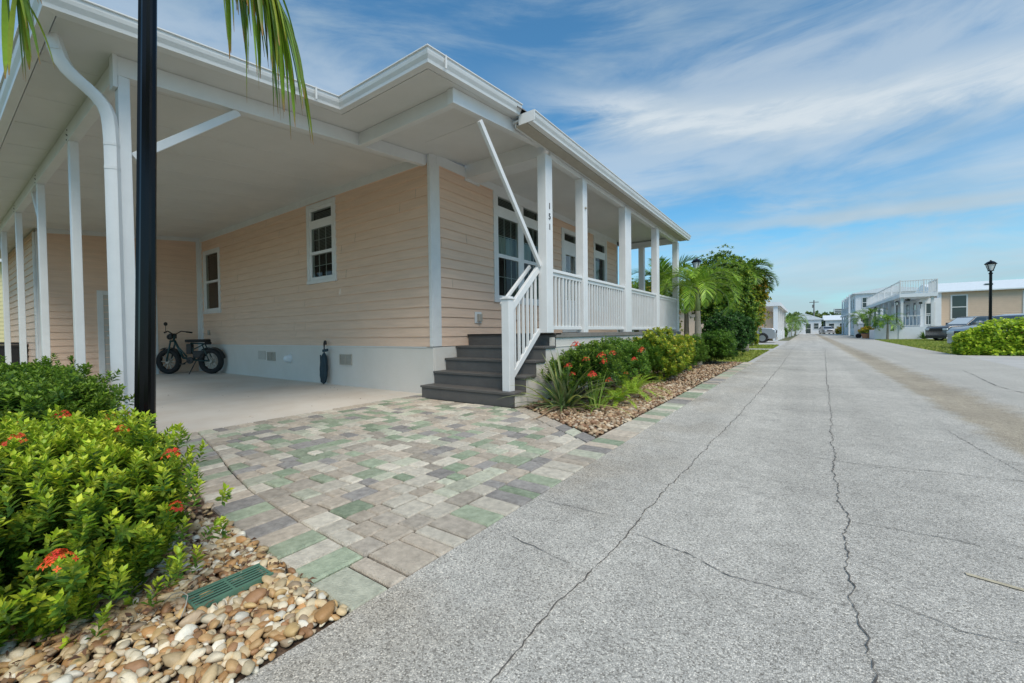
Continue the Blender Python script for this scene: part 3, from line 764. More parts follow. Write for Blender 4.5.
# knee braces
def brace(p,q,w=.05,h=.07,up=(0,0,1)):
    mb = MB(); mb.bar(p,q,w,h,up); return hp(mb,'brace','white',.004)
brace((-4.875,1.13,2.55),(-4.875,1.98,3.30)); brace((-4.95,1.07,2.7),(-5.6,1.07,3.22))
for x in (-9.15,-13.75): brace((x-.05,1.07,2.7),(x-.6,1.07,3.22))
brace((-3.10,3.80,3.42),(-3.17,5.23,1.93),.042,.068)
# downspout
mb = MB()
def rrect(pts, w, d):
    """rectangular pipe with rounded look along a path in 3D"""
    out = []; P = [Vector(p) for p in pts]; prev = Vector((0,1,0))
    for i, p in enumerate(P):
        t = (P[min(i+1,len(P)-1)]-P[max(i-1,0)]).normalized()
        sd_ = Vector((0.78,-.62,0)); sd_ = (sd_-t*sd_.dot(t)).normalized(); u_ = t.cross(sd_)
        for (a,b) in ((-1,-.7),(-.75,-1),(.75,-1),(1,-.7),(1,.7),(.75,1),(-.75,1),(-1,.7)):
            out.append(p+sd_*a*d/2+u_*b*w/2)
    fs = []
    for i in range(len(P)-1):
        for k in range(8): a = i*8+k; b = i*8+(k+1)%8; fs.append((a,b,b+8,a+8))
    fs.append(tuple(range(8))); fs.append(tuple(range((len(P)-1)*8,len(P)*8)))
    return out, fs
K_ = [(-4.84,.655,3.345),(-4.84,.68,3.24),(-4.84,.70,3.17),(-4.84,.735,3.11),(-4.84,.78,3.065),(-4.84,.84,3.02),(-4.84,.90,2.97),(-4.84,.945,2.91),(-4.84,.97,2.84),(-4.84,.98,2.74),(-4.84,.985,2.6),(-4.84,.985,2.4),(-4.84,.985,.06)]
pts = [Vector(p) for p in K_]
v_, f_ = rrect(pts, .09, .072); mb.add(v_, f_); ds = hp(mb,'downspout','white')
smooth_angle(ds, 40)
mb = MB()
for p in (pts[1],pts[10],pts[-2]): mb = MB(); mb.add(*rrect([p+Vector((0,0,.012)),p-Vector((0,0,.012))], .093, .078)); hp(mb,'coupling','white2',parent=ds)
# porch
mb = MB()
y = 5.42
while y < 12.9:
    mb.box((-4.76,y,.925),(-3.035,min(y+.137,12.95),.95)); y += .142
hp(mb,'porch_deck','deck')
mb = MB(); mb.box((-3.055,5.45,.885),(-3.033,12.95,.924)); hp(mb,'rim_board','deck')
mb = MB(); mb.box((-3.14,5.42,-.03),(-3.06,12.95,.884)); mb.box((-4.76,12.88,-.03),(-3.141,12.94,.884)); 
mb.box((-3.0595,5.45,.74),(-3.052,12.95,.748))
hp(mb,'porch_skirt','stucco')
# stairs
st_y = [4.33,4.60,4.86,5.12,5.42]
mb = MB(); mt = MB(); ms = MB()
for i, y in enumerate(st_y):
    z1 = .19*(i+1); z0 = .19*i
    mb.box((-4.745,y+.02,z0+(.0 if i else .0)),(-3.055,y+.045,z1-.032))
    yb = (st_y[i+1]+.02) if i < 4 else 5.60
    mt.box((-4.757,y,z1-.032),(-3.035,yb-.001,z1))
    if i < 4: ms.box((-3.12,y+.046,z0 if i == 0 else z0-.03),(-3.058,5.45,z1-.033))
    mt.add([(-4.757,y-.001,z1-.012),(-3.035,y-.001,z1-.012),(-3.035,y-.0005,z1-.015),(-4.757,y-.0005,z1-.015)], [(0,1,2,3)])
stairs = hp(mt,'stair','tread',.004)
mb2 = hp(mb,'risers','tread',parent=stairs); hp(ms,'stringer_wall','stucco',parent=stairs)
# stair rail
ny = 4.46
mb = MB(); mb.box((-3.27,ny-.06,.191),(-3.15,ny+.06,1.395)); nw = hp(mb,'newel_post','white',.006)
mb = MB(); mb.box((-3.285,ny-.075,1.395),(-3.135,ny+.075,1.415)); mb.box((-3.265,ny-.055,1.415),(-3.155,ny+.055,1.435)); hp(mb,'cap','white',.006,parent=nw)
mb = MB(); mb.bar((-3.21,ny+.06,1.27),(-3.21,5.24,1.90),.05,.09); 
rl_ = hp(mb,'stair_railing','white',.005)
mb = MB(); mb.bar((-3.21,ny+.06,.36),(-3.21,5.24,.99),.045,.08); hp(mb,'bottom_rail','white',.005,parent=rl_)
for i in range(6):
    y = ny+.15+i*.108; t = (y-ny-.06)/(5.24-ny-.06); mb = MB(); mb.box((-3.225,y-.014,.36+.63*t+.02),(-3.195,y+.014,1.27+.63*t-.02)); hp(mb,'baluster','white',parent=rl_)
mb = MB(); mb.bar((-3.33,ny+.02,1.33),(-3.33,5.2,1.93),.035,.05); mb.bar((-3.33,ny+.04,1.31),(-3.25,ny+.04,1.31),.03,.03); hp(mb,'grab_rail','white',.006,parent=rl_)
# porch posts
PY_ = [(5.21,.19),(6.42,.17),(8.42,.38),(10.62,.22),(12.70,.20)]
PW = [(4.99,5.23,5.43),(6.14,6.45,6.63)]
posts = [(5.23,5.42),(6.45,6.62),(8.45,8.80),(10.67,10.88),(12.69,12.88)]
for (a,b) in posts:
    post(-3.06-.145,-3.06,a,b,.951,3.534,'porch_post',.007)
for (a,b) in [(12.76,12.90)]: post(-4.22,-4.06,a,b,.951,3.534,'porch_post',.007)
for (a,b) in zip(posts, posts[1:]):
    y0, y1 = a[1], b[0]; x = -3.125
    mb = MB(); mb.box((x-.045,y0,1.855),(x+.045,y1,1.90)); mb.box((x-.02,y0,1.80),(x+.02,y1,1.856))
    rr = hp(mb,'porch_railing','white',.005)
    mb = MB(); mb.box((x-.022,y0,1.00),(x+.022,y1,1.055)); hp(mb,'bottom_rail','white',.005,parent=rr)
    k = max(1,round((y1-y0)/.115))
    for i in range(k):
        y = y0+(y1-y0)*(i+.5)/k; mb = MB(); mb.box((x-.015,y-.015,1.055),(x+.015,y+.015,1.80)); hp(mb,'baluster','white',parent=rr)
mb = MB(); mb.box((-4.76,12.80,1.855),(-3.21,12.89,1.90)); mb.box((-4.76,12.825,1.0),(-3.21,12.865,1.055)); rr = hp(mb,'porch_railing','white',.005)
for i in range(13): mb = MB(); mb.box((-4.70+i*.115,12.83,1.055),(-4.67+i*.115,12.86,1.855)); hp(mb,'baluster','white',parent=rr)
# house number on the first post, stacked vertically, facing the street
def text(body, size, loc, rot, m, parent, name, ext=.004, org=HO):
    cu = bpy.data.curves.new(name, 'FONT'); cu.body = body; cu.size = size; cu.extrude = ext; cu.align_x = 'CENTER'; cu.align_y = 'CENTER'; cu.offset = 0
    t = bpy.data.objects.new(name, cu); COL.objects.link(t); dg = bpy.context.evaluated_depsgraph_get()
    me = bpy.data.meshes.new_from_object(t.evaluated_get(dg)); bpy.data.objects.remove(t)
    o = bpy.data.objects.new(name, me); COL.objects.link(o); me.materials.append(M[m]); o.parent = parent
    o.location = Vector(loc)-Vector(org); o.rotation_euler = rot; return o
for i, ch in enumerate('151'): text(ch, .125, (-3.056,5.325,2.79-i*.15), (math.pi/2,0,math.pi/2), 'number', house, 'house_number')
# small camera/bolt on second post
mb = MB(); mb.lathe([(.02,0),(.02,.02),(.012,.03)], (-3.06,6.53,3.05), 10, 'x'); hp(mb,'sensor','vent')

# ------------------------------------------------------------------ umbrella on the wall
ux, uy = -7.69, 4.52
um = thing('folded_umbrella', 'dark blue folded umbrella standing against the white skirting between two vents', 'umbrella', (ux,uy,.006))
mb = MB(); prof = [(.012,.02),(.05,.05),(.085,.18),(.09,.3),(.075,.45),(.055,.56),(.02,.62)]
vs = []; n = 18
for (r,z) in prof:
    for k in range(n):
        t = 2*math.pi*k/n; q = r*(1+.28*math.cos(k*math.pi*6/n*2+.4*z*10)); vs.append((ux+q*math.cos(t)*1.0+.02*(z-.3), uy+q*math.sin(t)*.6+.03*z, z))
fs = [(i*n+k,i*n+(k+1)%n,(i+1)*n+(k+1)%n,(i+1)*n+k) for i in range(len(prof)-1) for k in range(n)]
mb.add(vs, fs); mb.build('canopy','teal',um,(ux,uy,.006),smooth=True)
mb = MB(); mb.tube([(ux,uy,.01),(ux+.01,uy+.02,.72),(ux+.012,uy+.02,.8),(ux+.03,uy+.02,.85),(ux+.06,uy+.02,.85),(ux+.075,uy+.02,.81),(ux+.07,uy+.02,.78)], [.008,.012,.017,.018,.018,.018,.014], 8); mb.build('handle','plastic',um,(ux,uy,.006),smooth=True)
mb = MB(); mb.bar((ux-.09,uy,.05),(ux-.11,uy+.01,.58),.02,.03); mb.bar((ux+.0,uy,.66),(ux+.16,uy,.68),.03,.05); mb.build('strap','teal',um,(ux,uy,.006))

# ------------------------------------------------------------------ e-bike
bA = Vector((-13.50,3.82,0)); bB = Vector((-12.72,4.30,0)); ang = math.atan2(bB.y-bA.y, bB.x-bA.x)
bk = thing('electric_bike', 'dark fat-tyre electric bike with long bench seat parked in the carport corner', 'bicycle', tuple((bA+bB)/2+Vector((0,0,.006))), ang)
def P(mb,n,m,parent=bk,**k): return mb.build(n,m,parent,(0,0,0),**k)
for xx in (-.60,.56):
    R_ = .335; mb = MB(); vs = []; n1, n2 = 36, 10
    for i in range(n1):
        for j in range(n2):
            a = 2*math.pi*i/n1; b = 2*math.pi*j/n2; r_ = R_-.065+.065*math.cos(b); vs.append((xx+r_*math.cos(a), .065*math.sin(b), R_+r_*math.sin(a)))
    mb.add(vs, [(i*n2+j,((i+1)%n1)*n2+j,((i+1)%n1)*n2+(j+1)%n2,i*n2+(j+1)%n2) for i in range(n1) for j in range(n2)])
    w_ = P(mb,'wheel','rubber',smooth=True)
    mb = MB(); mb.tube([(xx+.235*math.cos(a*.2618),0,R_+.235*math.sin(a*.2618)) for a in range(25)], .014, 6, False)
    for k in range(10):
        a = k*.6283; mb.bar((xx,.0,R_),(xx+.23*math.cos(a),0,R_+.23*math.sin(a)),.018,.012,(0,1,0))
    mb.lathe([(.06,-.05),(.06,.05)], (xx,0,R_), 14, 'y'); P(mb,'rim','vent',w_)
mb = MB()
for a, b, r_ in (((-.42,0,.86),(-.20,0,.42),.028),((-.20,0,.42),(.10,0,.38),.03),((-.42,0,.80),(-.1,0,.45),.02),((.02,0,.80),(.12,0,.36),.02),((.02,.0,.80),(.40,0,.78),.018),
                 ((.12,.07,.36),(.56,.07,.335),.015),((.12,-.07,.36),(.56,-.07,.335),.015),((.56,.07,.335),(.36,.05,.78),.014),((.56,-.07,.335),(.36,-.05,.78),.014),((.04,0,.62),(.40,0,.78),.014)):
    mb.tube([a,b], r_, 8)
P(mb,'frame','bikeframe',smooth=True)
mb = MB()
for s_ in (-.07,.07): mb.tube([(-.60,s_,.335),(-.47,s_,.88)], .02, 8)
mb.tube([(-.48,-.08,.86),(-.48,.08,.86)], .025, 8); mb.tube([(-.46,0,.84),(-.42,0,1.02)], .025, 8); P(mb,'fork','bikeframe',smooth=True)
mb = MB(); mb.tube([(-.36,-.33,1.10),(-.42,-.2,1.12),(-.43,0,1.02),(-.42,.2,1.12),(-.36,.33,1.10)], .014, 8); hb = P(mb,'handlebar','plastic',smooth=True)
mb = MB(); mb.tube([(-.30,-.42,1.08),(-.37,-.30,1.10)], .02, 8); mb.tube([(-.30,.42,1.08),(-.37,.30,1.10)], .02, 8); P(mb,'grip','rubber',hb)
mb = MB(); mb.tube([(-.40,-.28,1.12),(-.38,-.30,1.26)], .006, 6); mb.lathe([(.045,-.012),(.05,0),(.045,.012)], (-.38,-.30,1.30), 12, 'x'); P(mb,'mirror','plastic',hb)
mb = MB(); mb.lathe([(.03,-.06),(.07,-.02),(.075,.02)], (-.56,0,.97), 14, 'x'); P(mb,'headlight','plastic',smooth=True)
mb = MB(); mb.box((-.50,-.09,.93),(-.44,.09,1.06)); P(mb,'display_box','plastic',bevel=.01)
mb = MB(); mb.box((-.08,-.09,.82),(.50,.09,.90)); mb.box((.44,-.07,.76),(.54,.07,.83)); P(mb,'seat','rubber',bevel=.02)
mb = MB(); mb.box((-.08,-.05,.52),(.06,.05,.78)); mb.box((.10,-.055,.42),(.38,.055,.60)); P(mb,'battery','plastic',bevel=.015)
mb = MB(); mb.lathe([(.09,-.012),(.09,.012)], (.06,-.09,.36), 20, 'y'); P(mb,'chainring','plastic')
for k_ in (1,-1):
    mb = MB(); mb.tube([(.06,-.105*k_,.36),(.06-.14*k_,-.13*k_,.36-.08*k_)], .012, 6); ck = P(mb,'crank','plastic')
    mb = MB(); mb.box((.06-.20*k_,-.2*k_,.36-.10*k_),(.06-.10*k_,-.12*k_,.36-.075*k_)); P(mb,'pedal','plastic',ck)
mb = MB(); mb.tube([(.20,-.06,.34),(.12,-.20,.012)], .011, 6); P(mb,'kickstand','plastic')
def arc(cx,cz,r,a0,a1,w,n=12):
    mb = MB(); vs = []
    for i in range(n+1):
        a = rad(a0+(a1-a0)*i/n)
        for s_ in (-w,w):
            for q in (r,r+.006): vs.append((cx+q*math.cos(a), s_, cz+q*math.sin(a)))
    fs = []
    for i in range(n):
        o = i*4; fs += [(o,o+4,o+6,o+2),(o+1,o+3,o+7,o+5),(o,o+1,o+5,o+4),(o+2,o+6,o+7,o+3)]
    mb.add(vs, fs); return mb
P(arc(-.60,.335,.355,20,120,.06),'fender','plastic'); P(arc(.56,.335,.355,10,130,.06),'fender','plastic')

# ------------------------------------------------------------------ wheeled bin
def bin_(loc, rz, label):
    t = thing('wheeled_bin', label, 'rubbish bin', loc, rz)
    mb = MB(); mb.add([(-.22,-.24,.06),(.22,-.24,.06),(.22,.24,.06),(-.22,.24,.06),(-.28,-.31,.82),(.28,-.31,.82),(.28,.33,.82),(-.28,.33,.82)], [(3,2,1,0),(0,1,5,4),(1,2,6,5),(2,3,7,6),(3,0,4,7),(4,5,6,7)])
    mb.box((-.30,-.33,.78),(.30,.35,.825)); P(mb,'body','bin',t,bevel=.012)
    mb = MB(); mb.add([(-.31,-.35,.83),(.31,-.35,.83),(.31,.36,.84),(-.31,.36,.84),(-.25,-.28,.88),(.25,-.28,.88),(.25,.30,.90),(-.25,.30,.90)], [(3,2,1,0),(0,1,5,4),(1,2,6,5),(2,3,7,6),(3,0,4,7),(4,5,6,7)])
    P(mb,'lid','bin',t,bevel=.01)
    mb = MB(); mb.tube([(-.24,.42,.84),(.24,.42,.84)], .015, 8); mb.bar((-.2,.36,.82),(-.2,.42,.84),.03,.03); mb.bar((.2,.36,.82),(.2,.42,.84),.03,.03); P(mb,'handle','bin',t)
    for s_ in (-.25,.25):
        mb = MB(); mb.lathe([(.09,-.025),(.1,-.01),(.1,.01),(.09,.025)], (s_,.27,.1), 16, 'x'); P(mb,'wheel','rubber',t)
bin_((-15.6,1.17,.006), rad(180), 'black wheeled rubbish bin standing beside the shed wall, far left behind the posts')

# yellow neighbour at the far left
nb = thing('yellow_house', 'pale yellow sided neighbouring house glimpsed beyond the carport at the far left', 'house', (-27,0,0))
def hp2(mb,n,m,par,org,**k): return mb.build(n,m,par,org,**k)
WN = wmap('x', -26, 1)
mb = MB(); z = .4
while z < 4.0:
    mb.add([WN(-6,.018,z),WN(6,.018,z),WN(6,.004,z+.16),WN(-6,.004,z+.16),WN(-6,.002,z),WN(6,.002,z)], [(0,1,2,3),(4,5,1,0)]); z += .16
mb.box((-34,-6,0),(-26.01,6,4.0)); mb.build('wall','yellow',nb,(-27,0,0))
mb = MB(); mb.box((-34.4,-6.4,4.0),(-25.6,6.4,4.2)); mb.build('eave','white2',nb,(-27,0,0))
mb = MB(); mb.prism([(-34.4,4.2),(-25.6,4.2),(-30,5.6)], -6.4, 6.4, 'y'); mb.build('roof','shingle',nb,(-27,0,0))

# ------------------------------------------------------------------ vegetation tools
def nrm(a): return a/np.maximum(np.linalg.norm(a,axis=1,keepdims=True),1e-9)
def leaves_arrays(pos, d, up, ln, wd, col, cup=.25, bend=.15):
    """kite leaf with a centre fold; all inputs arrays"""
    d = nrm(d); s = nrm(np.cross(d, up)); u = np.cross(s, d); n = len(pos)
    ln = ln[:,None]; wd = wd[:,None]
    m = pos+d*ln*.5-u*wd*cup; b = pos
    l = pos+d*ln*.55-s*wd*.5+u*0; r = pos+d*ln*.55+s*wd*.5
    t = pos+d*ln-u*ln*bend
    V = np.stack([b,l,m,r,t],1).reshape(-1,3)
    F0 = np.array([[0,2,1],[0,3,2],[1,2,4],[2,3,4]]); F_ = (F0[None]+(np.arange(n)*5)[:,None,None]).reshape(-1,3)
    return V, F_, np.repeat(col,5,0)
def crown_points(n, c, r, fill=.35, lump=.18, flat_bottom=-.3, seed=0, nl=7, box=1.):
    g = np.random.default_rng(seed); D = nrm(g.normal(size=(n*2,3))); D = D[D[:,2] > flat_bottom][:n]
    K = nrm(g.normal(size=(nl,3))); h = np.max(D@K.T,axis=1); h2 = np.max(D@nrm(g.normal(size=(nl*4,3))).T,axis=1)
    rad_ = (1-lump)+lump*1.6*(h-.5)+lump*.9*(h2-.8)
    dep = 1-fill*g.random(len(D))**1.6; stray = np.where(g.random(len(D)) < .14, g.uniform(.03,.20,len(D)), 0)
    Db = np.sign(D)*np.abs(D)**box
    return np.array(c)+Db*np.array(r)*(rad_*dep+stray)[:,None], D, dep
def pick(cols, n, g, jit=.18):
    c = np.array(cols)[g.integers(len(cols),size=n)]; return np.clip(c*(1+g.uniform(-jit,jit,(n,1))),0,1)
def shoots(pts, D, g, n_whorl, per, ln, wd, newc, oldc, dep, up_bias=.6, spread=.75, step=.02):
    """leaf whorls along shoots that end at pts"""
    n = len(pts); ax = nrm(D*(1-up_bias)+np.array([0,0,1])*up_bias+g.normal(0,.22,(n,3)))
    P_ = []; DD = []; UU = []; LN = []; WD = []; CC = []
    a0 = nrm(np.cross(ax, g.normal(size=(n,3)))); b0 = np.cross(ax,a0)
    for w in range(n_whorl):
        base = pts-ax*step*w; openk = spread*(.55+.45*w/max(1,n_whorl-1))
        for k in range(per):
            t = 2*math.pi*k/per+w*1.1+g.uniform(-.35,.35,n)
            side = a0*np.cos(t)[:,None]+b0*np.sin(t)[:,None]
            P_.append(base+g.normal(0,.002,(n,3))); DD.append(ax*(1-openk)+side*openk+g.normal(0,.08,(n,3))); UU.append(ax)
            LN.append(ln*g.uniform(.7,1.15,n)*(.7+.3*min(1,w/1.5))); WD.append(wd*g.uniform(.8,1.15,n))
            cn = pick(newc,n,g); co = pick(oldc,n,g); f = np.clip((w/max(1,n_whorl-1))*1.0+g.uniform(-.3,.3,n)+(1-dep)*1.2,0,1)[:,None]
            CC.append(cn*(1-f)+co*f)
    return leaves_arrays(*[np.concatenate(x) for x in (P_,DD,UU,LN,WD,CC)])
def flower(mb, c, r, n, cols, g):
    for i in range(n):
        a = g.uniform(0,2*math.pi); e = g.uniform(.15,1)**.7; rr = r*math.sqrt(g.uniform(0,1))
        p = Vector((c[0]+rr*math.cos(a), c[1]+rr*math.sin(a), c[2]+r*.9*(1-(rr/r)**2)+g.uniform(-.004,.004)))
        k = cols[g.integers(len(cols))]; mb.cur = tuple(np.clip(np.array(k)*g.uniform(.8,1.25),0,1))
        s = r*.24; th = g.uniform(0,1.57); nx = Vector((math.cos(a)*rr/r*1.6+g.uniform(-.4,.4), math.sin(a)*rr/r*1.6+g.uniform(-.4,.4), 1)).normalized()
        sx_ = nx.cross(Vector((math.cos(th),math.sin(th),.1))).normalized(); sy_ = nx.cross(sx_)
        for q in range(4):
            t = q*math.pi/2; d = sx_*math.cos(t)+sy_*math.sin(t); w = nx.cross(d)
            mb.add([p,p+d*s*.5+w*s*.3,p+d*s-nx*s*.15,p+d*s*.5-w*s*.3],[(0,1,2,3)])
def shrub(name, label, cat, c, r, n, ln, wd, newc, oldc, whorl=3, per=4, seed=0, flowers=(), fcols=None, stems=6, fill=.35, lump=.2,
          up=.55, spread=.75, step=.02, group=None, clip=None, box=1., fb=-.3, seen=()):
    g = np.random.default_rng(seed); base = (c[0],c[1],0)
    t = thing(name, label, cat, base, 0, group)
    pts, D, dep = crown_points(n, c, r, fill, lump, fb, seed, box=box)
    if clip is not None:
        k = clip(pts); pts, D, dep = pts[k], D[k], dep[k]
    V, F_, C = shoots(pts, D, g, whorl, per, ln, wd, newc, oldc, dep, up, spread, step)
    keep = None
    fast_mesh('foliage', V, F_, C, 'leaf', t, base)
    mb = MB()
    for i in range(stems):
        a = g.uniform(0,6.28); q = g.uniform(.2,.75); e = Vector((c[0]+r[0]*q*.8*math.cos(a), c[1]+r[1]*q*.8*math.sin(a), c[2]+r[2]*g.uniform(-.1,.2)))
        b = Vector((c[0]+r[0]*.25*q*math.cos(a), c[1]+r[1]*.25*q*math.sin(a), -.01))
        rr = .006+.006*g.random()+.012*r[2]; mid = b.lerp(e,.5)+Vector(g.normal(0,.04*r[2],3)); mb.tube([b,mid,e],[rr,rr*.7,rr*.3],6)
        for j in range(3):
            e2 = e+Vector((g.uniform(-.15,.15)*r[0], g.uniform(-.15,.15)*r[1], g.uniform(.0,.3)*r[2])); mb.tube([mid.lerp(e,.3*j+.1), e2],[rr*.4,rr*.15],5)
    mb.build('stems','bark',t,base,smooth=True)
    flowers = list(flowers)
    for (qx, qy, rf, nf) in seen:
        rel = pts-np.array([0,0,H]); dd = rel@np.array(Fw); ux_ = 512+418*(rel@np.array(Rr))/dd; uy_ = 341.5-418*(rel@np.array(Uu))/dd
        k = np.argmin(np.maximum(np.hypot(ux_-qx, uy_-qy)-9,0)+dd*12); q_ = pts[k]*.93+np.array([0,0,H])*.07; fm = MB(); flower(fm, tuple(q_), rf, nf, fcols, g); fm.build('flower_cluster','petal',t,base)
    for (p, rf, nf) in flowers:
        k = np.argmin(((pts-np.array(p))**2).sum(1)+(dep < .9)*.2); p = tuple(pts[k]+D[k]*.02+np.array([0,0,.018]))
        fm = MB(); flower(fm, p, rf, nf, fcols, g); fm.build('flower_cluster','petal',t,base)
    return t

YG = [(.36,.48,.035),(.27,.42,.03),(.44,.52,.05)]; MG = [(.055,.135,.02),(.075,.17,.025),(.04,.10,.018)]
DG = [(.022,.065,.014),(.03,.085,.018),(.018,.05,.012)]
OR = [(.75,.06,.02),(.80,.12,.02),(.62,.03,.02)]
def G_(px,py,z=0):
    d = Fw+Rr*((px-512)/418)-Uu*((py-341.5)/418); t = (z-H)/d.z; return Vector((0,0,H))+d*t
def D_(px,py,dep):
    d = Fw+Rr*((px-512)/418)-Uu*((py-341.5)/418); return Vector((0,0,H))+d*dep

# left beds: near ixora bush and the one behind it
RO = [(.50,.02,.015),(.62,.05,.03)]
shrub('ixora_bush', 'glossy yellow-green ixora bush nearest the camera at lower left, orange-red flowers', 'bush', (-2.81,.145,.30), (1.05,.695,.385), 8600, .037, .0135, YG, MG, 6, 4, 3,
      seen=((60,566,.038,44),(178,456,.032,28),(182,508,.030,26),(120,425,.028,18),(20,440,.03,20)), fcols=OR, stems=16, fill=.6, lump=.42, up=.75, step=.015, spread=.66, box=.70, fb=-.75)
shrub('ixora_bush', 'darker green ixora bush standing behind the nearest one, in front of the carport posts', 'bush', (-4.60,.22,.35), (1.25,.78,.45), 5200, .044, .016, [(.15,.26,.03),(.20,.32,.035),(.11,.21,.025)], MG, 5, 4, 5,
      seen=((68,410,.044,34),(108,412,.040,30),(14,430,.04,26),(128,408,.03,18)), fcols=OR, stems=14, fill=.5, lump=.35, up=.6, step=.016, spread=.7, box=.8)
# lamp posts
def lamp_post(loc, label, lean=(0,0), h=3.35, rpole=.045, group='black lamp posts along the street'):
    t = thing('street_lamp', label, 'street lamp', loc, 0, group)
    mb = MB(); n = 16
    def ring(z, r, flute):
        return [((r*(1-(.16 if (k%2 and flute) else 0)))*math.cos(2*math.pi*k/n)+lean[0]*z, (r*(1-(.16 if (k%2 and flute) else 0)))*math.sin(2*math.pi*k/n)+lean[1]*z, z) for k in range(n)]
    lv = [(0,rpole*2.2,0),(.12,rpole*2.2,0),(.14,rpole*1.7,0),(.30,rpole*1.4,1),(.40,rpole*1.1,1),(h-.42,rpole*.92,1),(h-.41,rpole*1.3,0),(h-.38,rpole*1.3,0),(h-.36,rpole*.8,0),(h-.30,rpole*.8,0)]
    vs = []; 
    for z,r,f in lv: vs += ring(z,r,f)
    mb.add(vs, [(i*n+k,i*n+(k+1)%n,(i+1)*n+(k+1)%n,(i+1)*n+k) for i in range(len(lv)-1) for k in range(n)]+[tuple(range((len(lv)-1)*n,len(lv)*n))])
    P(mb,'pole','black_metal',t)
    ox, oy = lean[0]*h, lean[1]*h
    mb = MB(); 
    for k in range(4):
        a = math.pi/4+k*math.pi/2; mb.bar((ox+.07*math.cos(a),oy+.07*math.sin(a),h-.30),(ox+.15*math.cos(a),oy+.15*math.sin(a),h-.06),.016,.016)
    mb.lathe([(.17,0),(.17,.02),(.10,.09),(.035,.12),(.02,.15)], (ox,oy,h-.06), 8); mb.lathe([(.085,0),(.085,.02)], (ox,oy,h-.31), 8)
    P(mb,'lantern','black_metal',t)
    mb = MB(); mb.lathe([(.06,0),(.125,.22)], (ox,oy,h-.288), 8); P(mb,'lamp_glass','frosted',t)
    return t
lamp_post((-3.36,.785,0), 'black fluted lamp post standing close by the left bush, its head above the picture', lean=(0,.028), h=4.3, rpole=.048)
lamp_post((-3.05,15.2,-.02), 'black lamp with lantern head rising behind the small palm beside the porch')
lamp_post((5.52,22.73,-.03), 'tall black lamp post with lantern behind the clipped hedge at right')
lamp_post((6.55,50.2,-.03), 'black lamp post on the lawn before the white screened porch across the street')
lamp_post((6.3,62,-.03), 'small far black lamp rising behind the palms across the street')

# ------------------------------------------------------------------ palms
def frond_arrays(o, az, el, L_, g, nleaf=34, lw=.03, ll=.45, droop=1.0, cols=None, vshape=.6, ldroop=.5, tipd=0):
    """rachis arcs from o; returns leaflet arrays and rachis points"""
    nseg = 14; pts = [np.array(o,float)]; e = el; h = np.array([math.cos(az),math.sin(az),0]); z = np.array([0,0,1.])
    for i in range(nseg):
        d = h*math.cos(e)+z*math.sin(e); pts.append(pts[-1]+d*L_/nseg); e -= droop/nseg*(1+.6*i/nseg)
    pts = np.array(pts); V = []; F_ = []; C = []; side0 = np.cross(h,z)
    for s_ in (-1,1):
        for k in range(nleaf):
            t = .12+.88*(k+.3*g.random())/nleaf; x = t*nseg; i = min(int(x),nseg-1); p = pts[i]+(pts[i+1]-pts[i])*(x-i)
            tan = nrm((pts[i+1]-pts[i])[None])[0]; upv = np.cross(side0,tan); upv = upv/np.linalg.norm(upv)
            if upv[2] < 0: upv = -upv
            l = ll*math.sin(math.pi*(.15+.82*t))**.7*g.uniform(.85,1.1)*(1 if t < .95 else .8)
            d = side0*s_*(.75)+tan*(.55+.5*t)+upv*vshape*(.5+.3*g.random())+g.normal(0,.07,3); d = d/np.linalg.norm(d)
            w = np.cross(d, upv); w = w/np.linalg.norm(w); q = p.copy(); n_ = 4; o_ = len(V)
            col = np.array(cols[g.integers(len(cols))])*g.uniform(.8,1.25)
            for j in range(n_+1):
                f = j/n_; ww = lw*(math.sin(math.pi*(.12+.86*f))**.6)*.5 if j < n_ else .001
                V += [q-w*ww, q+w*ww]; cc = col if f < .9 else col*np.array([1.3,.9,.6]); C += [cc,cc]
                q = q+d*l/n_; d = d-z*ldroop*(f+.25)*.5; d = d/np.linalg.norm(d)
            for j in range(n_): a = o_+2*j; F_.append((a,a+1,a+3,a+2))
    return V, F_, C, pts
def palm(name, label, loc, trunk_h, r0_, nf, L_, seed, cols, shaft=.45, ll=.42, lw=.03, el=(1.25,-.1), droop=1.5, lean=(0,0), nleaf=30, group=None, extra=(), cat='palm tree', shaftcol='shaft', ldroop=.5, azs=None):
    g = np.random.default_rng(seed); t = thing(name, label, cat, loc, 0, group)
    mb = MB(); n = 10; pts = []; rs = []
    for i in range(n+1):
        f = i/n; pts.append((lean[0]*f*f*trunk_h, lean[1]*f*f*trunk_h, -.03+f*(trunk_h+.03))); rs.append(r0_*(1.25-.5*f)*(1+.05*(i%2)))
    mb.tube(pts, rs, 12); P(mb,'trunk','palmbark',t,smooth=True)
    tp = np.array(pts[-1])
    if shaft:
        mb = MB(); mb.tube([tp, tp+np.array([0,0,shaft*.5]), tp+np.array([0,0,shaft])], [r0_*.8,r0_*.75,r0_*.35], 12); P(mb,'crownshaft',shaftcol,t,smooth=True)
    top = tp+np.array([0,0,shaft*.95])
    for i in range(nf):
        az = (i*2.39996+g.uniform(-.2,.2)) if azs is None else azs[i]; f = i/max(1,nf-1); e = el[0]*(1-f)+el[1]*f+g.uniform(-.1,.1)
        V, F_, C, rp = frond_arrays(top, az, e, L_*g.uniform(.85,1.1), g, nleaf, lw, ll, droop*g.uniform(.8,1.15), cols, ldroop=ldroop)
        fr = fast_mesh('frond', np.array(V), np.array(F_), np.clip(np.array(C),0,1), 'leaf', t)
        mb = MB(); mb.tube([tuple(p) for p in rp[::2]], [.018*(1-.85*k/(len(rp[::2])-1))*L_/1.4 for k in range(len(rp[::2]))], 5); P(mb,'rachis','shaft',fr)
    return t
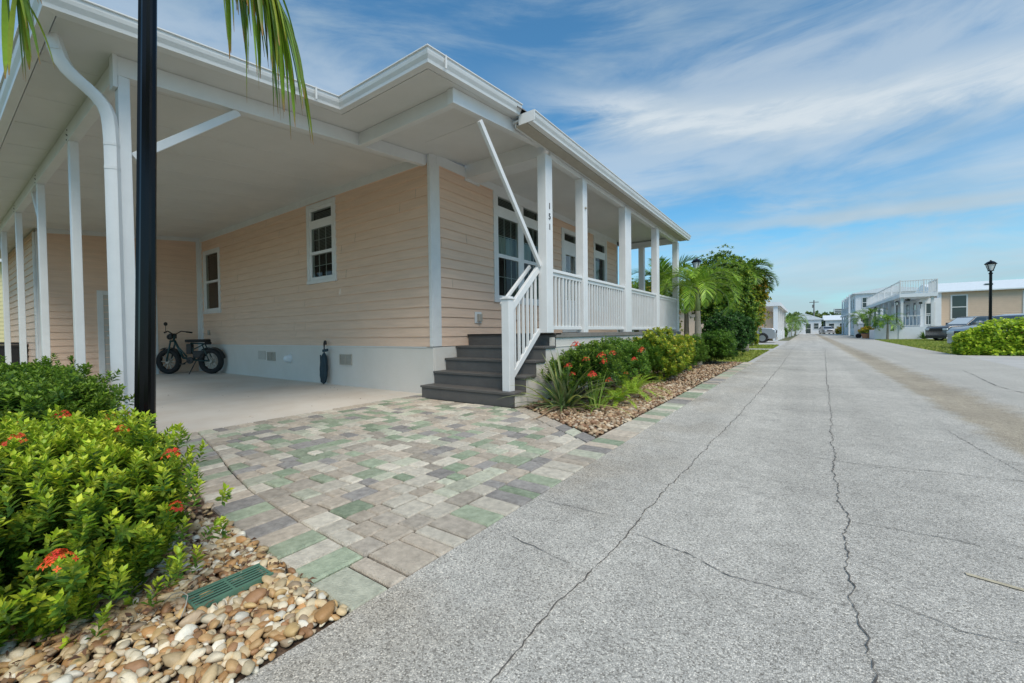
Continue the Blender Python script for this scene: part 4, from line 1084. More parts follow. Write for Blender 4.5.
PG = [(.09,.19,.03),(.12,.25,.035),(.17,.30,.04),(.07,.15,.025)]
palm('small_palm','young palm with arching bright green fronds planted beside the porch end', (-2.42,12.2,0), 1.5, .085, 17, 1.55, 21, [(.16,.30,.04),(.20,.36,.05),(.26,.42,.06),(.12,.24,.03)], shaft=.5, ll=.40, lw=.018, el=(1.5,.7), droop=2.3, nleaf=52, ldroop=.75)
YP = [(.20,.30,.03),(.14,.24,.03),(.27,.36,.04)]
palm('tall_palm','tall palm in the green mass beyond the porch, its long fronds topping the trees', (-2.3,21.6,-.03), 2.9, .13, 18, 1.6, 22, PG, shaft=.5, ll=.5, lw=.04, el=(1.35,.3), droop=1.9, nleaf=50)
palm('clustered_palm','yellow-green clustered palm between the tall palm and the porch end', (-4.2,18.9,-.03), 2.0, .1, 18, 1.6, 23, YP, shaft=.4, ll=.45, lw=.035, el=(1.45,.5), droop=1.7, nleaf=44)
palm('feathery_palm','feathery palm standing behind the porch end, seen between its posts', (-4.3,16.2,-.03), 2.2, .1, 15, 1.9, 24, PG, shaft=.4, ll=.5, lw=.035, el=(1.45,.3), droop=1.6, nleaf=44)
OC = [(.55,.28,.04),(.45,.38,.05),(.30,.36,.04),(.18,.26,.03)]
shrub('croton_tree','orange and yellow leaved croton tree at the street side of the green mass', 'tree', (-2.45,22.3,2.3),(1.15,1.4,1.75), 3000, .16,.06, OC, [(.08,.15,.02),(.12,.2,.03)],2,4,31,stems=10,fill=.55,lump=.45,up=.4,fb=-.9)
shrub('croton_tree','orange tinged tree seen through the far porch posts', 'tree', (-5.6,18.4,2.0),(1.6,1.3,1.6), 2200, .15,.055, [(.50,.26,.04),(.30,.34,.04),(.18,.28,.03),(.14,.24,.03)], [(.08,.15,.02),(.12,.2,.03)],2,4,32,stems=10,fill=.55,lump=.45,up=.4,fb=-.9)
shrub('leafy_tree','mid green leafy tree filling the middle of the mass beyond the porch', 'tree', (-2.95,19.4,2.35),(1.65,1.3,1.85), 4600, .15,.055, [(.16,.27,.03),(.11,.20,.03),(.24,.32,.04)], MG,2,4,34,stems=10,fill=.55,lump=.45,up=.4,fb=-.9)
shrub('dark_bush','large rounded dark green glossy bush behind the small hedge shrub', 'bush', (-2.45,17.4,.95),(.95,1.5,.95), 2200, .12,.06, [(.035,.10,.02),(.05,.13,.025)], DG,2,4,33,stems=10,fill=.5,lump=.38,up=.4,fb=-.95)
# right bed plants
red = [(.55,.015,.02),(.68,.03,.03),(.75,.10,.02)]
fl = [((-2.52+dx,4.85+dy,z),.05,26) for dx,dy,z in ((.0,-.25,.80),(.12,.1,.62),(.22,.45,.72),(-.1,.35,.78),(.3,.75,.66),(.25,.1,.45),(.35,.4,.5),(.1,-.2,.56),(.33,.95,.75),(.3,.3,.32),(.15,.7,.82),(.4,1.15,.6),(-.05,-.1,.7),(.42,.7,.4))]
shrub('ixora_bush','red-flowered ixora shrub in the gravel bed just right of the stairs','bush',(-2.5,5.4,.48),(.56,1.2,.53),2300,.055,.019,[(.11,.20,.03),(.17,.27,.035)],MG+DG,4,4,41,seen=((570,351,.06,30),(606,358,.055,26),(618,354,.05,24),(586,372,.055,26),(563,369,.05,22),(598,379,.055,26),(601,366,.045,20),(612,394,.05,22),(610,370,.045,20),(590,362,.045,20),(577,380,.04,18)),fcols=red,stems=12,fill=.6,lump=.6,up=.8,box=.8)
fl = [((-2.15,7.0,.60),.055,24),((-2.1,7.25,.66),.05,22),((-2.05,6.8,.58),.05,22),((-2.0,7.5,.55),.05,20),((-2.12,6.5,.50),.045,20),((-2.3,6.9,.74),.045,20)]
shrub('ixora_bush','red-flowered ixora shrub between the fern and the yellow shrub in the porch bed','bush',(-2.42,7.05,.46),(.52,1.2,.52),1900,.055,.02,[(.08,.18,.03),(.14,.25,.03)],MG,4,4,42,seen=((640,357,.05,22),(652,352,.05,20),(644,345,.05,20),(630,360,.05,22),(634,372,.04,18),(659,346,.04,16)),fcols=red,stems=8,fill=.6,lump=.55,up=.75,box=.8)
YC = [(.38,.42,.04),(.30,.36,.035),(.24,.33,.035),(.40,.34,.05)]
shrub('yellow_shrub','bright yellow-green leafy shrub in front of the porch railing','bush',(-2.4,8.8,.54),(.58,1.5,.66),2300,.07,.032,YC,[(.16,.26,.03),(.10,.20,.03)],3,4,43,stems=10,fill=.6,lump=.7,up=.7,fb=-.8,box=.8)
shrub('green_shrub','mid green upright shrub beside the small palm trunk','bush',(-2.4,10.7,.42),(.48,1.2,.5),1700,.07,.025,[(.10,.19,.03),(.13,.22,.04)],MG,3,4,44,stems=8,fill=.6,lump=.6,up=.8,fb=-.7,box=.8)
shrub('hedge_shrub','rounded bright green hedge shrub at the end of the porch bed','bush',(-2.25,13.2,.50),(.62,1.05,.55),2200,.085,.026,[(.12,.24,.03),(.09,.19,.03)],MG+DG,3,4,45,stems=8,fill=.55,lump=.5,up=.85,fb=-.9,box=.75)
shrub('yellow_shrub','small yellow leaved shrub peeping out behind the dark bush near the lawn','bush',(-2.75,29,.45),(.4,.6,.5),260,.14,.06,YC,[(.2,.3,.03)],3,4,46,stems=6,fb=-.7)
# strap-leaved clumps
def strap(label, c, n, L_, w, seed, cols, el=(1.45,.3), name='strap_plant', droop=1.3, dead=0):
    g = np.random.default_rng(seed); t = thing(name, label, 'plant', (c[0],c[1],0)); V = []; F_ = []; C = []
    for i in range(n):
        az = g.uniform(0,6.28); f = g.random(); e = el[0]*(1-f)+el[1]*f; l = L_*g.uniform(.6,1.15); isd = i < dead
        if isd: e = .15; 
        d = np.array([math.cos(az)*math.cos(e),math.sin(az)*math.cos(e),math.sin(e)]); q = np.array([g.normal(0,.05),g.normal(0,.05),.02 if isd else 0.]); ns = 8; o = len(V)
        s = np.array([-math.sin(az),math.cos(az),0]); col = np.array(cols[g.integers(len(cols))])*g.uniform(.75,1.3)
        if isd: col = np.array((.33,.25,.19))*g.uniform(.6,1.2)
        for j in range(ns+1):
            ff = j/ns; ww = w*(1-ff**2.2)*.5+.001; u = np.cross(s,d); V += [q-s*ww, q-u*ww*.35, q+s*ww]; C += [col]*3
            q = q+d*l/ns; d = d-np.array([0,0,1])*droop/ns*(.3+ff); d = d/np.linalg.norm(d); q[2] = max(q[2],.015)
        for j in range(ns):
            a = o+3*j; F_ += [(a,a+1,a+4,a+3),(a+1,a+2,a+5,a+4)]
    fast_mesh('leaves', np.array(V), np.array(F_), np.clip(np.array(C),0,1), 'leaf', t)
    return t
SG = [(.12,.20,.09),(.16,.23,.12),(.09,.16,.06),(.20,.24,.13)]
strap('grey-green strap-leaved clump at the foot of the stairs, dead leaves around it', (-2.48,4.62), 130, .78, .040, 51, SG+[(.26,.32,.10)], dead=34)
strap('low strap-leaved tuft at the street edge of the porch bed, left of the fern', (-2.1,4.75), 40, .48, .028, 52, [(.13,.24,.05),(.18,.28,.06)], dead=6)
def fern(label, c, n, L_, seed):
    g = np.random.default_rng(seed); t = thing('fern', label, 'fern', (c[0],c[1],0)); V = []; F_ = []; C = []
    for i in range(n):
        az = i*2.4; v, f, cc, _ = frond_arrays((0,0,.03), az, g.uniform(.5,1.25), L_*g.uniform(.7,1.1), g, 20, .010, .06, 1.2, [(.22,.36,.04),(.28,.42,.05),(.16,.30,.03)], vshape=.12, ldroop=.15)
        o = len(V); V += v; F_ += [tuple(a+o for a in q) for q in f]; C += cc
    fast_mesh('fronds', np.array(V), np.array(F_), np.clip(np.array(C),0,1), 'leaf', t)
fern('bright green feathery fern in front of the red-flowered shrubs', (-2.05,5.9), 44, .62, 61)
fern('small feathery fern low beside the fern in front of the porch', (-2.0,5.2), 24, .42, 62)

# ------------------------------------------------------------------ hanging palm at the upper left (crown above the frame)
def near_palm():
    g = np.random.default_rng(77)
    loc = (-2.7,-.75,0); t = thing('overhanging_palm', 'palm whose frond tips hang into the top left of the picture', 'palm tree', loc)
    mb = MB(); mb.tube([(0,0,-.03),(.02,.02,1.2),(.05,.05,2.6),(.08,.1,3.7)], [.11,.09,.08,.07], 14); P(mb,'trunk','palmbark',t,smooth=True)
    mb = MB(); mb.tube([(.08,.1,3.7),(.1,.12,4.0),(.1,.12,4.3)], [.075,.07,.03], 12); P(mb,'crownshaft','shaft',t,smooth=True)
    top = np.array([.1,.12,4.25]); L0 = np.array(loc)
    NC = [(.13,.24,.03),(.20,.34,.035),(.09,.17,.025),(.28,.38,.045)]
    # the two fronds that reach into view are laid out to their tips
    def fr(target, sag, ll, nleaf, seedk, down=1.0, t0=.7, sp=.4):
        gg = np.random.default_rng(seedk); T = np.array(target)-L0; ns = 14; pts = []
        for i in range(ns+1):
            f = i/ns; p = top*(1-f)+T*f; p[2] += sag*math.sin(math.pi*f); pts.append(p)
        pts = np.array(pts); V = []; F_ = []; C = []; z = np.array([0,0,1.])
        hd = T-top; hd[2] = 0; hd = hd/np.linalg.norm(hd); side = np.cross(hd,z)
        for s_ in (-1,1):
            for k in range(nleaf):
                tt = t0+(1-t0)*(k+gg.random()*.5)/nleaf; x = tt*ns; i = min(int(x),ns-1); p = pts[i]+(pts[i+1]-pts[i])*(x-i)
                tan = pts[i+1]-pts[i]; tan = tan/np.linalg.norm(tan); d = side*s_*sp*gg.uniform(.1,1.)+hd*gg.uniform(-.1,.5)+tan*.3+gg.normal(0,.06,3)-z*.42*down; d = d/np.linalg.norm(d)
                l = ll*gg.uniform(.65,1.1)*(.75+.25*math.sin(math.pi*tt)); col = np.array(NC[gg.integers(4)])*gg.uniform(.8,1.2); w = np.cross(d,hd+gg.normal(0,.5,3)); w = w/np.linalg.norm(w); q = p.copy(); o = len(V); n_ = 7
                for j in range(n_+1):
                    f = j/n_; ww = .5*.024*(math.sin(math.pi*(.12+.84*f))**.7) if j < n_ else .0015; cc = col if j < n_ else np.array((.30,.14,.06))
                    mid = q+np.cross(w,d)*ww*.35
                    V += [q-w*ww, mid, q+w*ww]; C += [cc,cc,cc]; q = q+d*l/n_; d = d-z*.16*down; d = d/np.linalg.norm(d)
                for j in range(n_): a = o+3*j; F_ += [(a,a+1,a+4,a+3),(a+1,a+2,a+5,a+4)]
        f_ = fast_mesh('frond', np.array(V), np.array(F_), np.clip(np.array(C),0,1), 'leaf', t)
        mb = MB(); mb.tube([tuple(p) for p in pts[::2]], [.014*(1-.8*k/7) for k in range(8)], 6); P(mb,'rachis','shaft',f_)
    fr(tuple(D_(280,6,1.9)), .55, .76, 92, 5, 1.7, .72, .62)
    fr(tuple(D_(22,0,1.9)), .50, .62, 26, 6, 1.3, .75, .55)
    for az in (-2.6,-1.7,-.8,.1,3.0,2.4):
        V, F_, C, rp = frond_arrays(top, az, .7, 1.5, g, 24, .03, .5, 1.6, NC)
        f_ = fast_mesh('frond', np.array(V), np.array(F_), np.clip(np.array(C),0,1), 'leaf', t)
near_palm()

# ------------------------------------------------------------------ lawns and paths
def lawn(name, poly_ok, x0,x1,y0,y1, n, label, base):
    mb = MB(); mb.add([(*p,-.035) for p in base], [tuple(range(len(base)))]); struct(mb.build('lawn_soil','grass_soil'))
    g = np.random.default_rng(int(abs(x0*100)+y0)); P_ = np.stack([g.uniform(x0,x1,n),g.uniform(y0,y1,n),np.full(n,-.035)],1)
    P_ = P_[[poly_ok(*p[:2]) for p in P_]]; n = len(P_); a = g.uniform(0,6.28,n); h = g.uniform(.03,.085,n); w = .008+.0006*P_[:,1]
    s = np.stack([np.cos(a),np.sin(a),np.zeros(n)],1)*w[:,None]; tip = P_+np.stack([g.normal(0,.03,n),g.normal(0,.03,n),h],1)
    V = np.stack([P_-s,P_+s,tip],1).reshape(-1,3); F_ = np.arange(3*n).reshape(-1,3)
    C = pick([(.20,.27,.045),(.26,.33,.06),(.15,.22,.04),(.34,.36,.10)], n, g)
    o = fast_mesh(name, V, F_, np.repeat(C,3,0), 'leaf'); tag(o, label, 'grass', kind='stuff')
lawn('grass', lambda x,y: x < -1.5, -7,-1.5,14.3,23.6, 30000, 'green lawn beyond the porch bed, nearest the house', [(-8,14.3),(-1.45,14.3),(-1.45,23.7),(-8,23.7)])
lawn('grass', lambda x,y: x < -1.5, -7,-1.5,25.4,32, 14000, 'narrow second lawn beyond the concrete path on the left', [(-8,25.3),(-1.4,25.3),(-1.4,32),(-8,32)])
lawn('grass', lambda x,y: x > road_right(y)+.05, 4.2,14,21.5,49.5, 60000, 'green lawn on the far right side of the street', [(4.3,21),(4.45,31),(4.7,43),(5.0,50),(20,50),(20,21)])
mb = MB(); mb.box((-9,23.7,-.05),(-1.28,25.3,-.01)); mb.box((-9,32,-.05),(-1.28,44,-.012)); mb.box((-1.45,14.25,-.05),(-1.285,23.69,-.008)); mb.box((-1.42,25.31,-.05),(-1.285,31.99,-.008)); struct(mb.build('path','concrete2'))
mb = MB(); mb.add([(3.6,-30,-.012),(20,-30,-.012),(20,20.9,-.012),(4.3,20.9,-.012),(4.1,15.4,-.012),(3.85,13.4,-.012)], [tuple(range(6))]); struct(mb.build('pavement','concrete2'))

# clipped hedge across the street
g = np.random.default_rng(90)
def hedge(label, x0,x1,y0,y1,h,n,seed,newc,oldc,name='hedge'):
    g = np.random.default_rng(seed); t = thing(name,label,'hedge',((x0+x1)/2,(y0+y1)/2,-.03))
    org = ((x0+x1)/2,(y0+y1)/2,-.03); u = g.random((n,3)); f = g.integers(0,4,n)
    p = np.stack([x0+(x1-x0)*u[:,0], y0+(y1-y0)*u[:,1], .05+(h-.05)*u[:,2]],1); D = np.zeros((n,3))
    k = f == 0; p[k,2] = h-.12*g.random(k.sum())**2; D[k] = (0,0,1)
    k = (f == 1)|(f == 3); p[k,1] = y0+.18*g.random(k.sum())**2; D[k] = (0,-1,.3)
    k = f == 2; p[k,0] = x0+.18*g.random(k.sum())**2; D[k] = (-1,0,.3)
    p += g.normal(0,.05,(n,3)); p[:,2] = np.maximum(p[:,2],.03)
    lum = .09*np.sin(p[:,0]*2.3+1)+.06*np.sin(p[:,1]*3.1+p[:,0]*4); p[:,2] += lum*(p[:,2]/h)
    e = np.minimum(1,(p[:,0]-x0)/.5); p[:,2] *= .72+.28*np.clip(e,0,1)
    V,F_,C = shoots(p,nrm(D+1e-6),g,2,5,.115,.065,newc,oldc,np.ones(n)*.95,.45,.8,.04)
    fast_mesh('foliage',V,F_,C,'leaf',t,org)
    mb = MB()
    for i in range(16):
        x = x0+(x1-x0)*(i+.5)/16; mb.tube([(x,(y0+y1)/2,-.03),(x+.1,(y0+y1)/2-.1,h*.7)],[.03,.015],5)
    mb.build('stems','bark',t,org)
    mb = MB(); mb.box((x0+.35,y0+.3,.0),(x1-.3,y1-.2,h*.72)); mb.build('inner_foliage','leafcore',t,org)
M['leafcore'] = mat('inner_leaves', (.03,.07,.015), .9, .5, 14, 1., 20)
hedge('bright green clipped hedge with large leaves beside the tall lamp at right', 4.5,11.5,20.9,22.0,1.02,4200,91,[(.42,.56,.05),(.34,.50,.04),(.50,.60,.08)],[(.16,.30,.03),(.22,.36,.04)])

# ------------------------------------------------------------------ vehicles
def vehicle(name, label, loc, rz, L_, W_, Hh, col, style='suv', glass='carglass', cat='car'):
    """local: +x is forward, nose at x=0, tail at x=-L"""
    t = thing(name,label,cat,loc,rz); w = W_/2; gc = .22
    if style == 'suv':
        low = [(0,gc+.08),(.02,.62),(-.04,.90),(-.18,1.0),(-1.15,1.10),(-1.22,1.12),(-L_+.1,1.14),(-L_,1.05),(-L_+.02,gc+.1),(-L_+.12,gc),(-.12,gc)]
        roof_ = [(-1.15,1.09),(-1.85,Hh-.06),(-2.2,Hh),(-L_+.5,Hh),(-L_+.28,Hh-.06),(-L_+.02,1.1)]
        gl = [(-1.28,1.14),(-1.90,Hh-.10),(-L_+.55,Hh-.10),(-L_+.2,1.16)]
    elif style == 'pickup':
        low = [(0,gc+.15),(.02,.75),(-.04,1.02),(-.2,1.10),(-1.3,1.18),(-L_+.05,1.2),(-L_,1.15),(-L_+.02,gc+.2),(-L_+.12,gc+.15),(-.12,gc+.1)]
        roof_ = [(-1.25,1.17),(-1.95,Hh-.05),(-2.2,Hh),(-3.2,Hh),(-3.35,Hh-.05),(-3.5,1.18)]
        gl = [(-1.4,1.22),(-2.0,Hh-.1),(-3.15,Hh-.1),(-3.35,1.22)]
    else:
        low = [(0,gc+.08),(.02,.50),(-.05,.68),(-.2,.76),(-1.2,.93),(-L_+.1,.98),(-L_,.86),(-L_+.02,gc+.1),(-L_+.12,gc),(-.12,gc)]
        roof_ = [(-1.1,.92),(-1.95,Hh-.04),(-2.3,Hh),(-3.1,Hh),(-3.4,Hh-.04),(-L_+.25,.96)]
        gl = [(-1.3,.97),(-2.0,Hh-.09),(-3.2,Hh-.09),(-L_+.55,.98)]
    mb = MB()
    n = len(low); vs = []
    for (yy, sc) in ((-w,.0),(-w+.06,.03),(w-.06,.03),(w,.0)):
        for (x,z) in low: vs.append((x, yy, z)) if abs(yy) < w-.01 else vs.append((x-(.03 if x > -L_/2 else -.03), yy, z-.03 if z > .8 else z))
    fs = [(r_*n+i,r_*n+(i+1)%n,(r_+1)*n+(i+1)%n,(r_+1)*n+i) for r_ in range(3) for i in range(n)]+[tuple(range(n-1,-1,-1)),tuple(range(3*n,4*n))]
    mb.add(vs,fs)
    body = P(mb,'body',col,t,bevel=.03); 
    for pl in body.data.polygons: pl.use_smooth = True
    body.data.set_sharp_from_angle(angle=rad(35))
    m = len(roof_); mb = MB(); vs = []
    for (k, ins) in ((-1,0),(1,0)):
        for (x,z) in roof_: tf = (z-1.0)/(Hh-1.0) if Hh > 1 else 0; vs.append((x, k*(w-.05-.16*max(0,tf)), z))
    mb.add(vs,[tuple(range(m-1,-1,-1)),tuple(range(m,2*m))]+[(i,(i+1)%m,(i+1)%m+m,i+m) for i in range(m)])
    P(mb,'cabin',col,t,bevel=.02)
    # side windows, split by a pillar
    zl = gl[0][1]; zt = gl[1][1]; sw = MB()
    def yat(z): return w-.05-.16*max(0,(z-1.0)/(Hh-1.0))+.004
    xm = (gl[1][0]+gl[2][0])/2
    for k in (-1,1):
        sw = MB()
        for q in (((gl[0][0],zl),(gl[1][0],zt),(xm+.05,zt),(xm+.05,zl)),((xm-.05,zl),(xm-.05,zt),(gl[2][0],zt),(gl[3][0],zl))):
            sw.add([(x,k*yat(z),z) for x,z in q],[(0,1,2,3)])
        P(sw,'side_glass','carglass',t)
    a, b = roof_[0], roof_[1]; ws = MB(); dx, dz = b[0]-a[0], b[1]-a[1]; nl = math.hypot(dx,dz); nx, nz = dz/nl*.006, -dx/nl*.006
    p0 = (a[0]+dx*.12+nx, a[1]+dz*.12+nz); p1 = (a[0]+dx*.92+nx, a[1]+dz*.92+nz)
    ws.add([(p0[0],-w+.16,p0[1]),(p0[0],w-.16,p0[1]),(p1[0],w-.27,p1[1]),(p1[0],-w+.27,p1[1])],[(0,1,2,3)]); P(ws,'windscreen',glass,t)
    gz = .62 if style == 'suv' else (.75 if style == 'pickup' else .48)
    mb = MB(); mb.box((.0,-w*.55,gz-.02),(.035,w*.55,gz+.2)); 
    for i in range(3): mb.box((.036,-w*.53,gz+.02+i*.06),(.045,w*.53,gz+.035+i*.06))
    P(mb,'grille','plastic',t,bevel=.01)
    mb = MB(); mb.box((-.02,-w*.93,gc-.0),(.05,w*.93,gc+.22)); mb.box((-L_-.04,-w*.93,gc+.05),(-L_+.05,w*.93,gc+.3)); P(mb,'bumper','plastic' if col != 'car_silver' else 'car_silver',t,bevel=.03)
    for k in (-1,1):
        mb = MB(); mb.box((-.16,k*w*.6,gz+.06),(.025,k*(w-.01),gz+.2)); P(mb,'headlight','lampglass',t,bevel=.02)
        mb = MB(); mb.box((-L_-.012,k*w*.72,.75),(-L_+.1,k*(w-.012),.98)); P(mb,'tail_light','taillight',t,bevel=.02)
        mb = MB(); mb.box((gl[0][0]-.25,k*(w+.02),zl+.0),(gl[0][0]-.1,k*(w+.2),zl+.15)); P(mb,'mirror',col,t,bevel=.03)
        for x in (-.85,-L_+.85):
            R_ = .36 if style != 'sedan' else .32
            mb = MB(); mb.lathe([(R_*.6,-.11),(R_*.93,-.11),(R_,-.08),(R_,.08),(R_*.93,.11),(R_*.6,.11)],(x,k*(w-.09),R_),24,'y'); wh = P(mb,'wheel','rubber',t,smooth=False)
            mb = MB(); mb.lathe([(R_*.62,-.115),(R_*.62,.115)],(x,k*(w-.09),R_),20,'y'); 
            P(mb,'rim','chrome',wh)
            mb = MB(); 
            pa_ = [(x+(R_+.05)*math.cos(rad(a_)), R_+(R_+.05)*math.sin(rad(a_))) for a_ in range(0,181,15)]
            yk = k*(w+.004); mb.add([(p[0],yk,p[1]) for p in pa_]+[(x+(R_-.05)*math.cos(rad(a_)),yk,R_+(R_-.05)*math.sin(rad(a_))) for a_ in range(0,181,15)], [(i,i+1,i+14,i+13) for i in range(12)])
            P(mb,'wheel_arch','plastic',t)
    return t
vehicle('parked_pickup','charcoal pickup with pale windscreen nosing toward the street on the far lawn',(7.7,42.8,-.03),rad(207),4.9,1.9,1.78,'car_dark','pickup','glareglass','pickup truck')
vehicle('parked_suv','silver sport utility vehicle half hidden by the left end of the hedge',(5.95,27.8,-.03),rad(207),4.6,1.85,1.58,'car_silver','suv','carglass','car')
vehicle('parked_car','dark red car with bright windscreen showing above the hedge',(5.5,23.5,-.03),rad(195),4.6,1.8,1.52,'car_red','sedan','glareglass','car')
vehicle('off_road_vehicle','silver off-road vehicle with large wheel parked in the driveway on the left side',(-1.9,37.6,-.01),rad(0),4.3,1.85,1.3,'car_silver','pickup','carglass','car')
vehicle('distant_car','small silver car parked at the far end of the street',(3.9,108,-.03),rad(-78),4.6,1.8,1.6,'car_silver','suv','carglass','car')

# scooter across the street
sc = thing('motor_scooter','dark motor scooter parked between the palms across the street','scooter',(4.95,57,-.03),rad(200))
mb = MB(); mb.box((-.3,-.16,.35),(.5,.16,.7)); mb.box((-.75,-.18,.4),(-.6,.18,.95)); mb.box((-.6,-.16,.25),(-.3,.16,.35)); P(mb,'body','car_dark',sc,bevel=.05)
mb = MB(); mb.box((-.2,-.15,.71),(.55,.15,.82)); P(mb,'seat','rubber',sc,bevel=.03)
mb = MB(); mb.tube([(-.68,-.32,1.05),(-.70,0,1.0),(-.68,.32,1.05)],.02,6); P(mb,'handlebar','plastic',sc)
for x in (-.85,.55):
    mb = MB(); mb.lathe([(.15,-.06),(.25,-.05),(.25,.05),(.15,.06)],(x,0,.25),18,'y'); P(mb,'wheel','rubber',sc)

# ------------------------------------------------------------------ houses across the street and beyond
def far_window(mb_f, mb_g, W, u0,u1,z0,z1):
    for a,b,c,d in ((u0,u0+.1,z0,z1),(u1-.1,u1,z0,z1),(u0+.1,u1-.1,z0,z0+.1),(u0+.1,u1-.1,z1-.1,z1),(u0+.1,u1-.1,(z0+z1)/2-.04,(z0+z1)/2+.04)): wbox(mb_f,W,a,b,.0,.06,c,d)
    mb_g.add([W(u0+.1,.02,z0+.1),W(u1-.1,.02,z0+.1),W(u1-.1,.02,z1-.1),W(u0+.1,.02,z1-.1)],[(0,1,2,3)])
def fwin(parent, org, W, u0,u1,z0,z1):
    a = MB(); b = MB(); far_window(a,b,W,u0,u1,z0,z1); f = a.build('window','white2',parent,org); b.build('pane','glassdark',f,org)
def railing(p0,p1,z0,h,parent,org,step=.22,name='railing',m='white2'):
    mb = MB(); a = Vector((*p0,0)); b = Vector((*p1,0)); L_ = (b-a).length; d = (b-a)/L_
    mb.bar(a+Vector((0,0,z0+h)),b+Vector((0,0,z0+h)),.08,.06); mb.bar(a+Vector((0,0,z0+.1)),b+Vector((0,0,z0+.1)),.06,.05)
    n = int(L_/step)
    for i in range(n+1):
        p = a+d*(L_*i/n); w = .035 if i%9 else .1; mb.box((p.x-w/2,p.y-w/2,z0+(0 if i%9==0 else .1)),(p.x+w/2,p.y+w/2,z0+h+(.08 if i%9==0 else 0)))
    return mb.build(name,m,parent,org)
# house with roof deck
o1 = (8.5,52,0); h1 = thing('roof_deck_house','peach house across the street with white porch below a railed roof deck','house',o1)
W1 = wmap('y',54.5,-1); mb = MB(); z = 1.1
while z < 4.3:
    mb.add([W1(10,.018,z),W1(26,.018,z),W1(26,.004,z+.16),W1(10,.004,z+.16),W1(10,.002,z),W1(26,.002,z)],[(0,1,2,3),(4,5,1,0)]); z += .16
mb.box((10,54.51,0),(26,66,4.3)); mb.build('wall','peachfar',h1,o1)
mb = MB(); mb.box((9.9,54.4,-.03),(26,54.49,1.1)); mb.box((9.88,54.40,1.1),(10.15,54.6,4.3)); mb.build('skirting','whitepaint',h1,o1)
mb = MB(); mb.add([(9.8,54.1,4.3),(26.4,54.1,4.3),(26.4,60.5,5.5),(9.8,60.5,5.5),(9.8,67,4.3),(26.4,67,4.3),(9.8,54.1,4.2),(26.4,54.1,4.2),(9.8,67,4.2),(26.4,67,4.2)],[(0,1,2,3),(3,2,5,4),(6,7,1,0),(0,3,4,8,6),(1,7,9,5,2)]); mb.build('roof','roofwhite',h1,o1)
for x in (13.5,16.5): 
    mb = MB(); mb.box((x,57,4.78),(x+.5,57.4,5.0)); mb.build('roof_vent','glassdark',h1,o1)
fwin(h1,o1,W1,10.75,11.85,1.7,3.95); fwin(h1,o1,W1,15.1,16.6,1.6,4.1)
WP = wmap('x',10.0,-1)
# porch: white base, floor, back wall, posts, ceiling, deck
mb = MB(); mb.box((6.9,50.6,-.03),(9.0,76,1.1)); mb.box((9.0,53.6,-.03),(9.99,76,1.1)); mb.build('porch_base','whitepaint',h1,o1)
mb = MB(); mb.box((8.6,53.6,1.1),(9.99,76,3.69)); mb.build('porch_wall','whitepaint',h1,o1)
WQ = wmap('y',53.6,-1); WQ2 = wmap('x',8.6,-1)
fwin(h1,o1,WQ,8.9,9.6,1.2,3.3)
for y in (55,58.5,62,66,70): fwin(h1,o1,WQ2,y,y+1.4,1.8,3.5)
mb = MB(); mb.box((6.75,50.4,3.7),(9.2,76.3,4.02)); mb.build('deck_slab','whitepaint',h1,o1)
for p in ((6.95,50.7),(8.9,50.7),(6.95,54),(6.95,57.5),(6.95,61),(6.95,65),(6.95,69),(6.95,73)):
    mb = MB(); mb.box((p[0]-.09,p[1]-.09,1.1),(p[0]+.09,p[1]+.09,3.699)); mb.build('porch_post','white2',h1,o1)
railing((6.95,50.7),(8.9,50.7),1.1,.95,h1,o1); railing((6.95,50.8),(6.95,75),1.1,.95,h1,o1,.3)
railing((6.8,50.45),(9.15,50.45),4.02,1.12,h1,o1,.16); railing((6.8,50.55),(6.8,76),4.02,1.12,h1,o1,.5); railing((9.15,50.55),(9.15,53.6),4.02,1.12,h1,o1)
mb = MB(); mb.lathe([(.02,-.5),(.02,-.1),(.09,-.1),(.13,.0),(.09,.08)],(8.3,51.6,3.2),10); mb.build('hanging_lantern','glassdark',h1,o1)
mb = MB(); mb.lathe([(.02,-.25),(.16,-.2),(.2,-.05),(.02,0)],(7.5,51.8,3.65),10); mb.build('ceiling_lamp','glassdark',h1,o1)
# planters and low walls
pl = thing('planter_wall','low white curved garden wall beside the palm across the street','wall',(5.9,49,-.03))
mb = MB(); pr_ = [(4.95,0),(4.95,.85),(5.1,1.0),(5.4,1.1),(5.8,1.28),(6.4,1.38),(6.8,1.38),(6.8,0)]; mb.prism(pr_,49.3,49.55,'y'); mb.box((4.95,49.56,0),(5.2,53,.85)); mb.build('panel','whitepaint',pl,(5.9,49,-.03))
mb = MB(); mb.box((6.55,49.25,0),(6.85,49.6,1.5)); mb.build('pier','whitepaint',pl,(5.9,49,-.03))
pot = thing('flower_pot','terracotta pot with yellow-orange plant beside the white garden wall','plant pot',(4.85,54.2,-.03))
mb = MB(); mb.lathe([(.3,0),(.42,.45),(.45,.5),(.40,.5)],(0,0,0),14); P(mb,'pot','terracotta',pot)
gg = np.random.default_rng(5); pts,D,dep = crown_points(160,(0,0,.75),(.65,.65,.45),.5,.3,-.3,5); V,F_,C = shoots(pts,D,gg,2,4,.22,.09,[(.45,.42,.04),(.5,.2,.04)],[(.15,.25,.03)],dep); fast_mesh('foliage',V,F_,C,'leaf',pot)
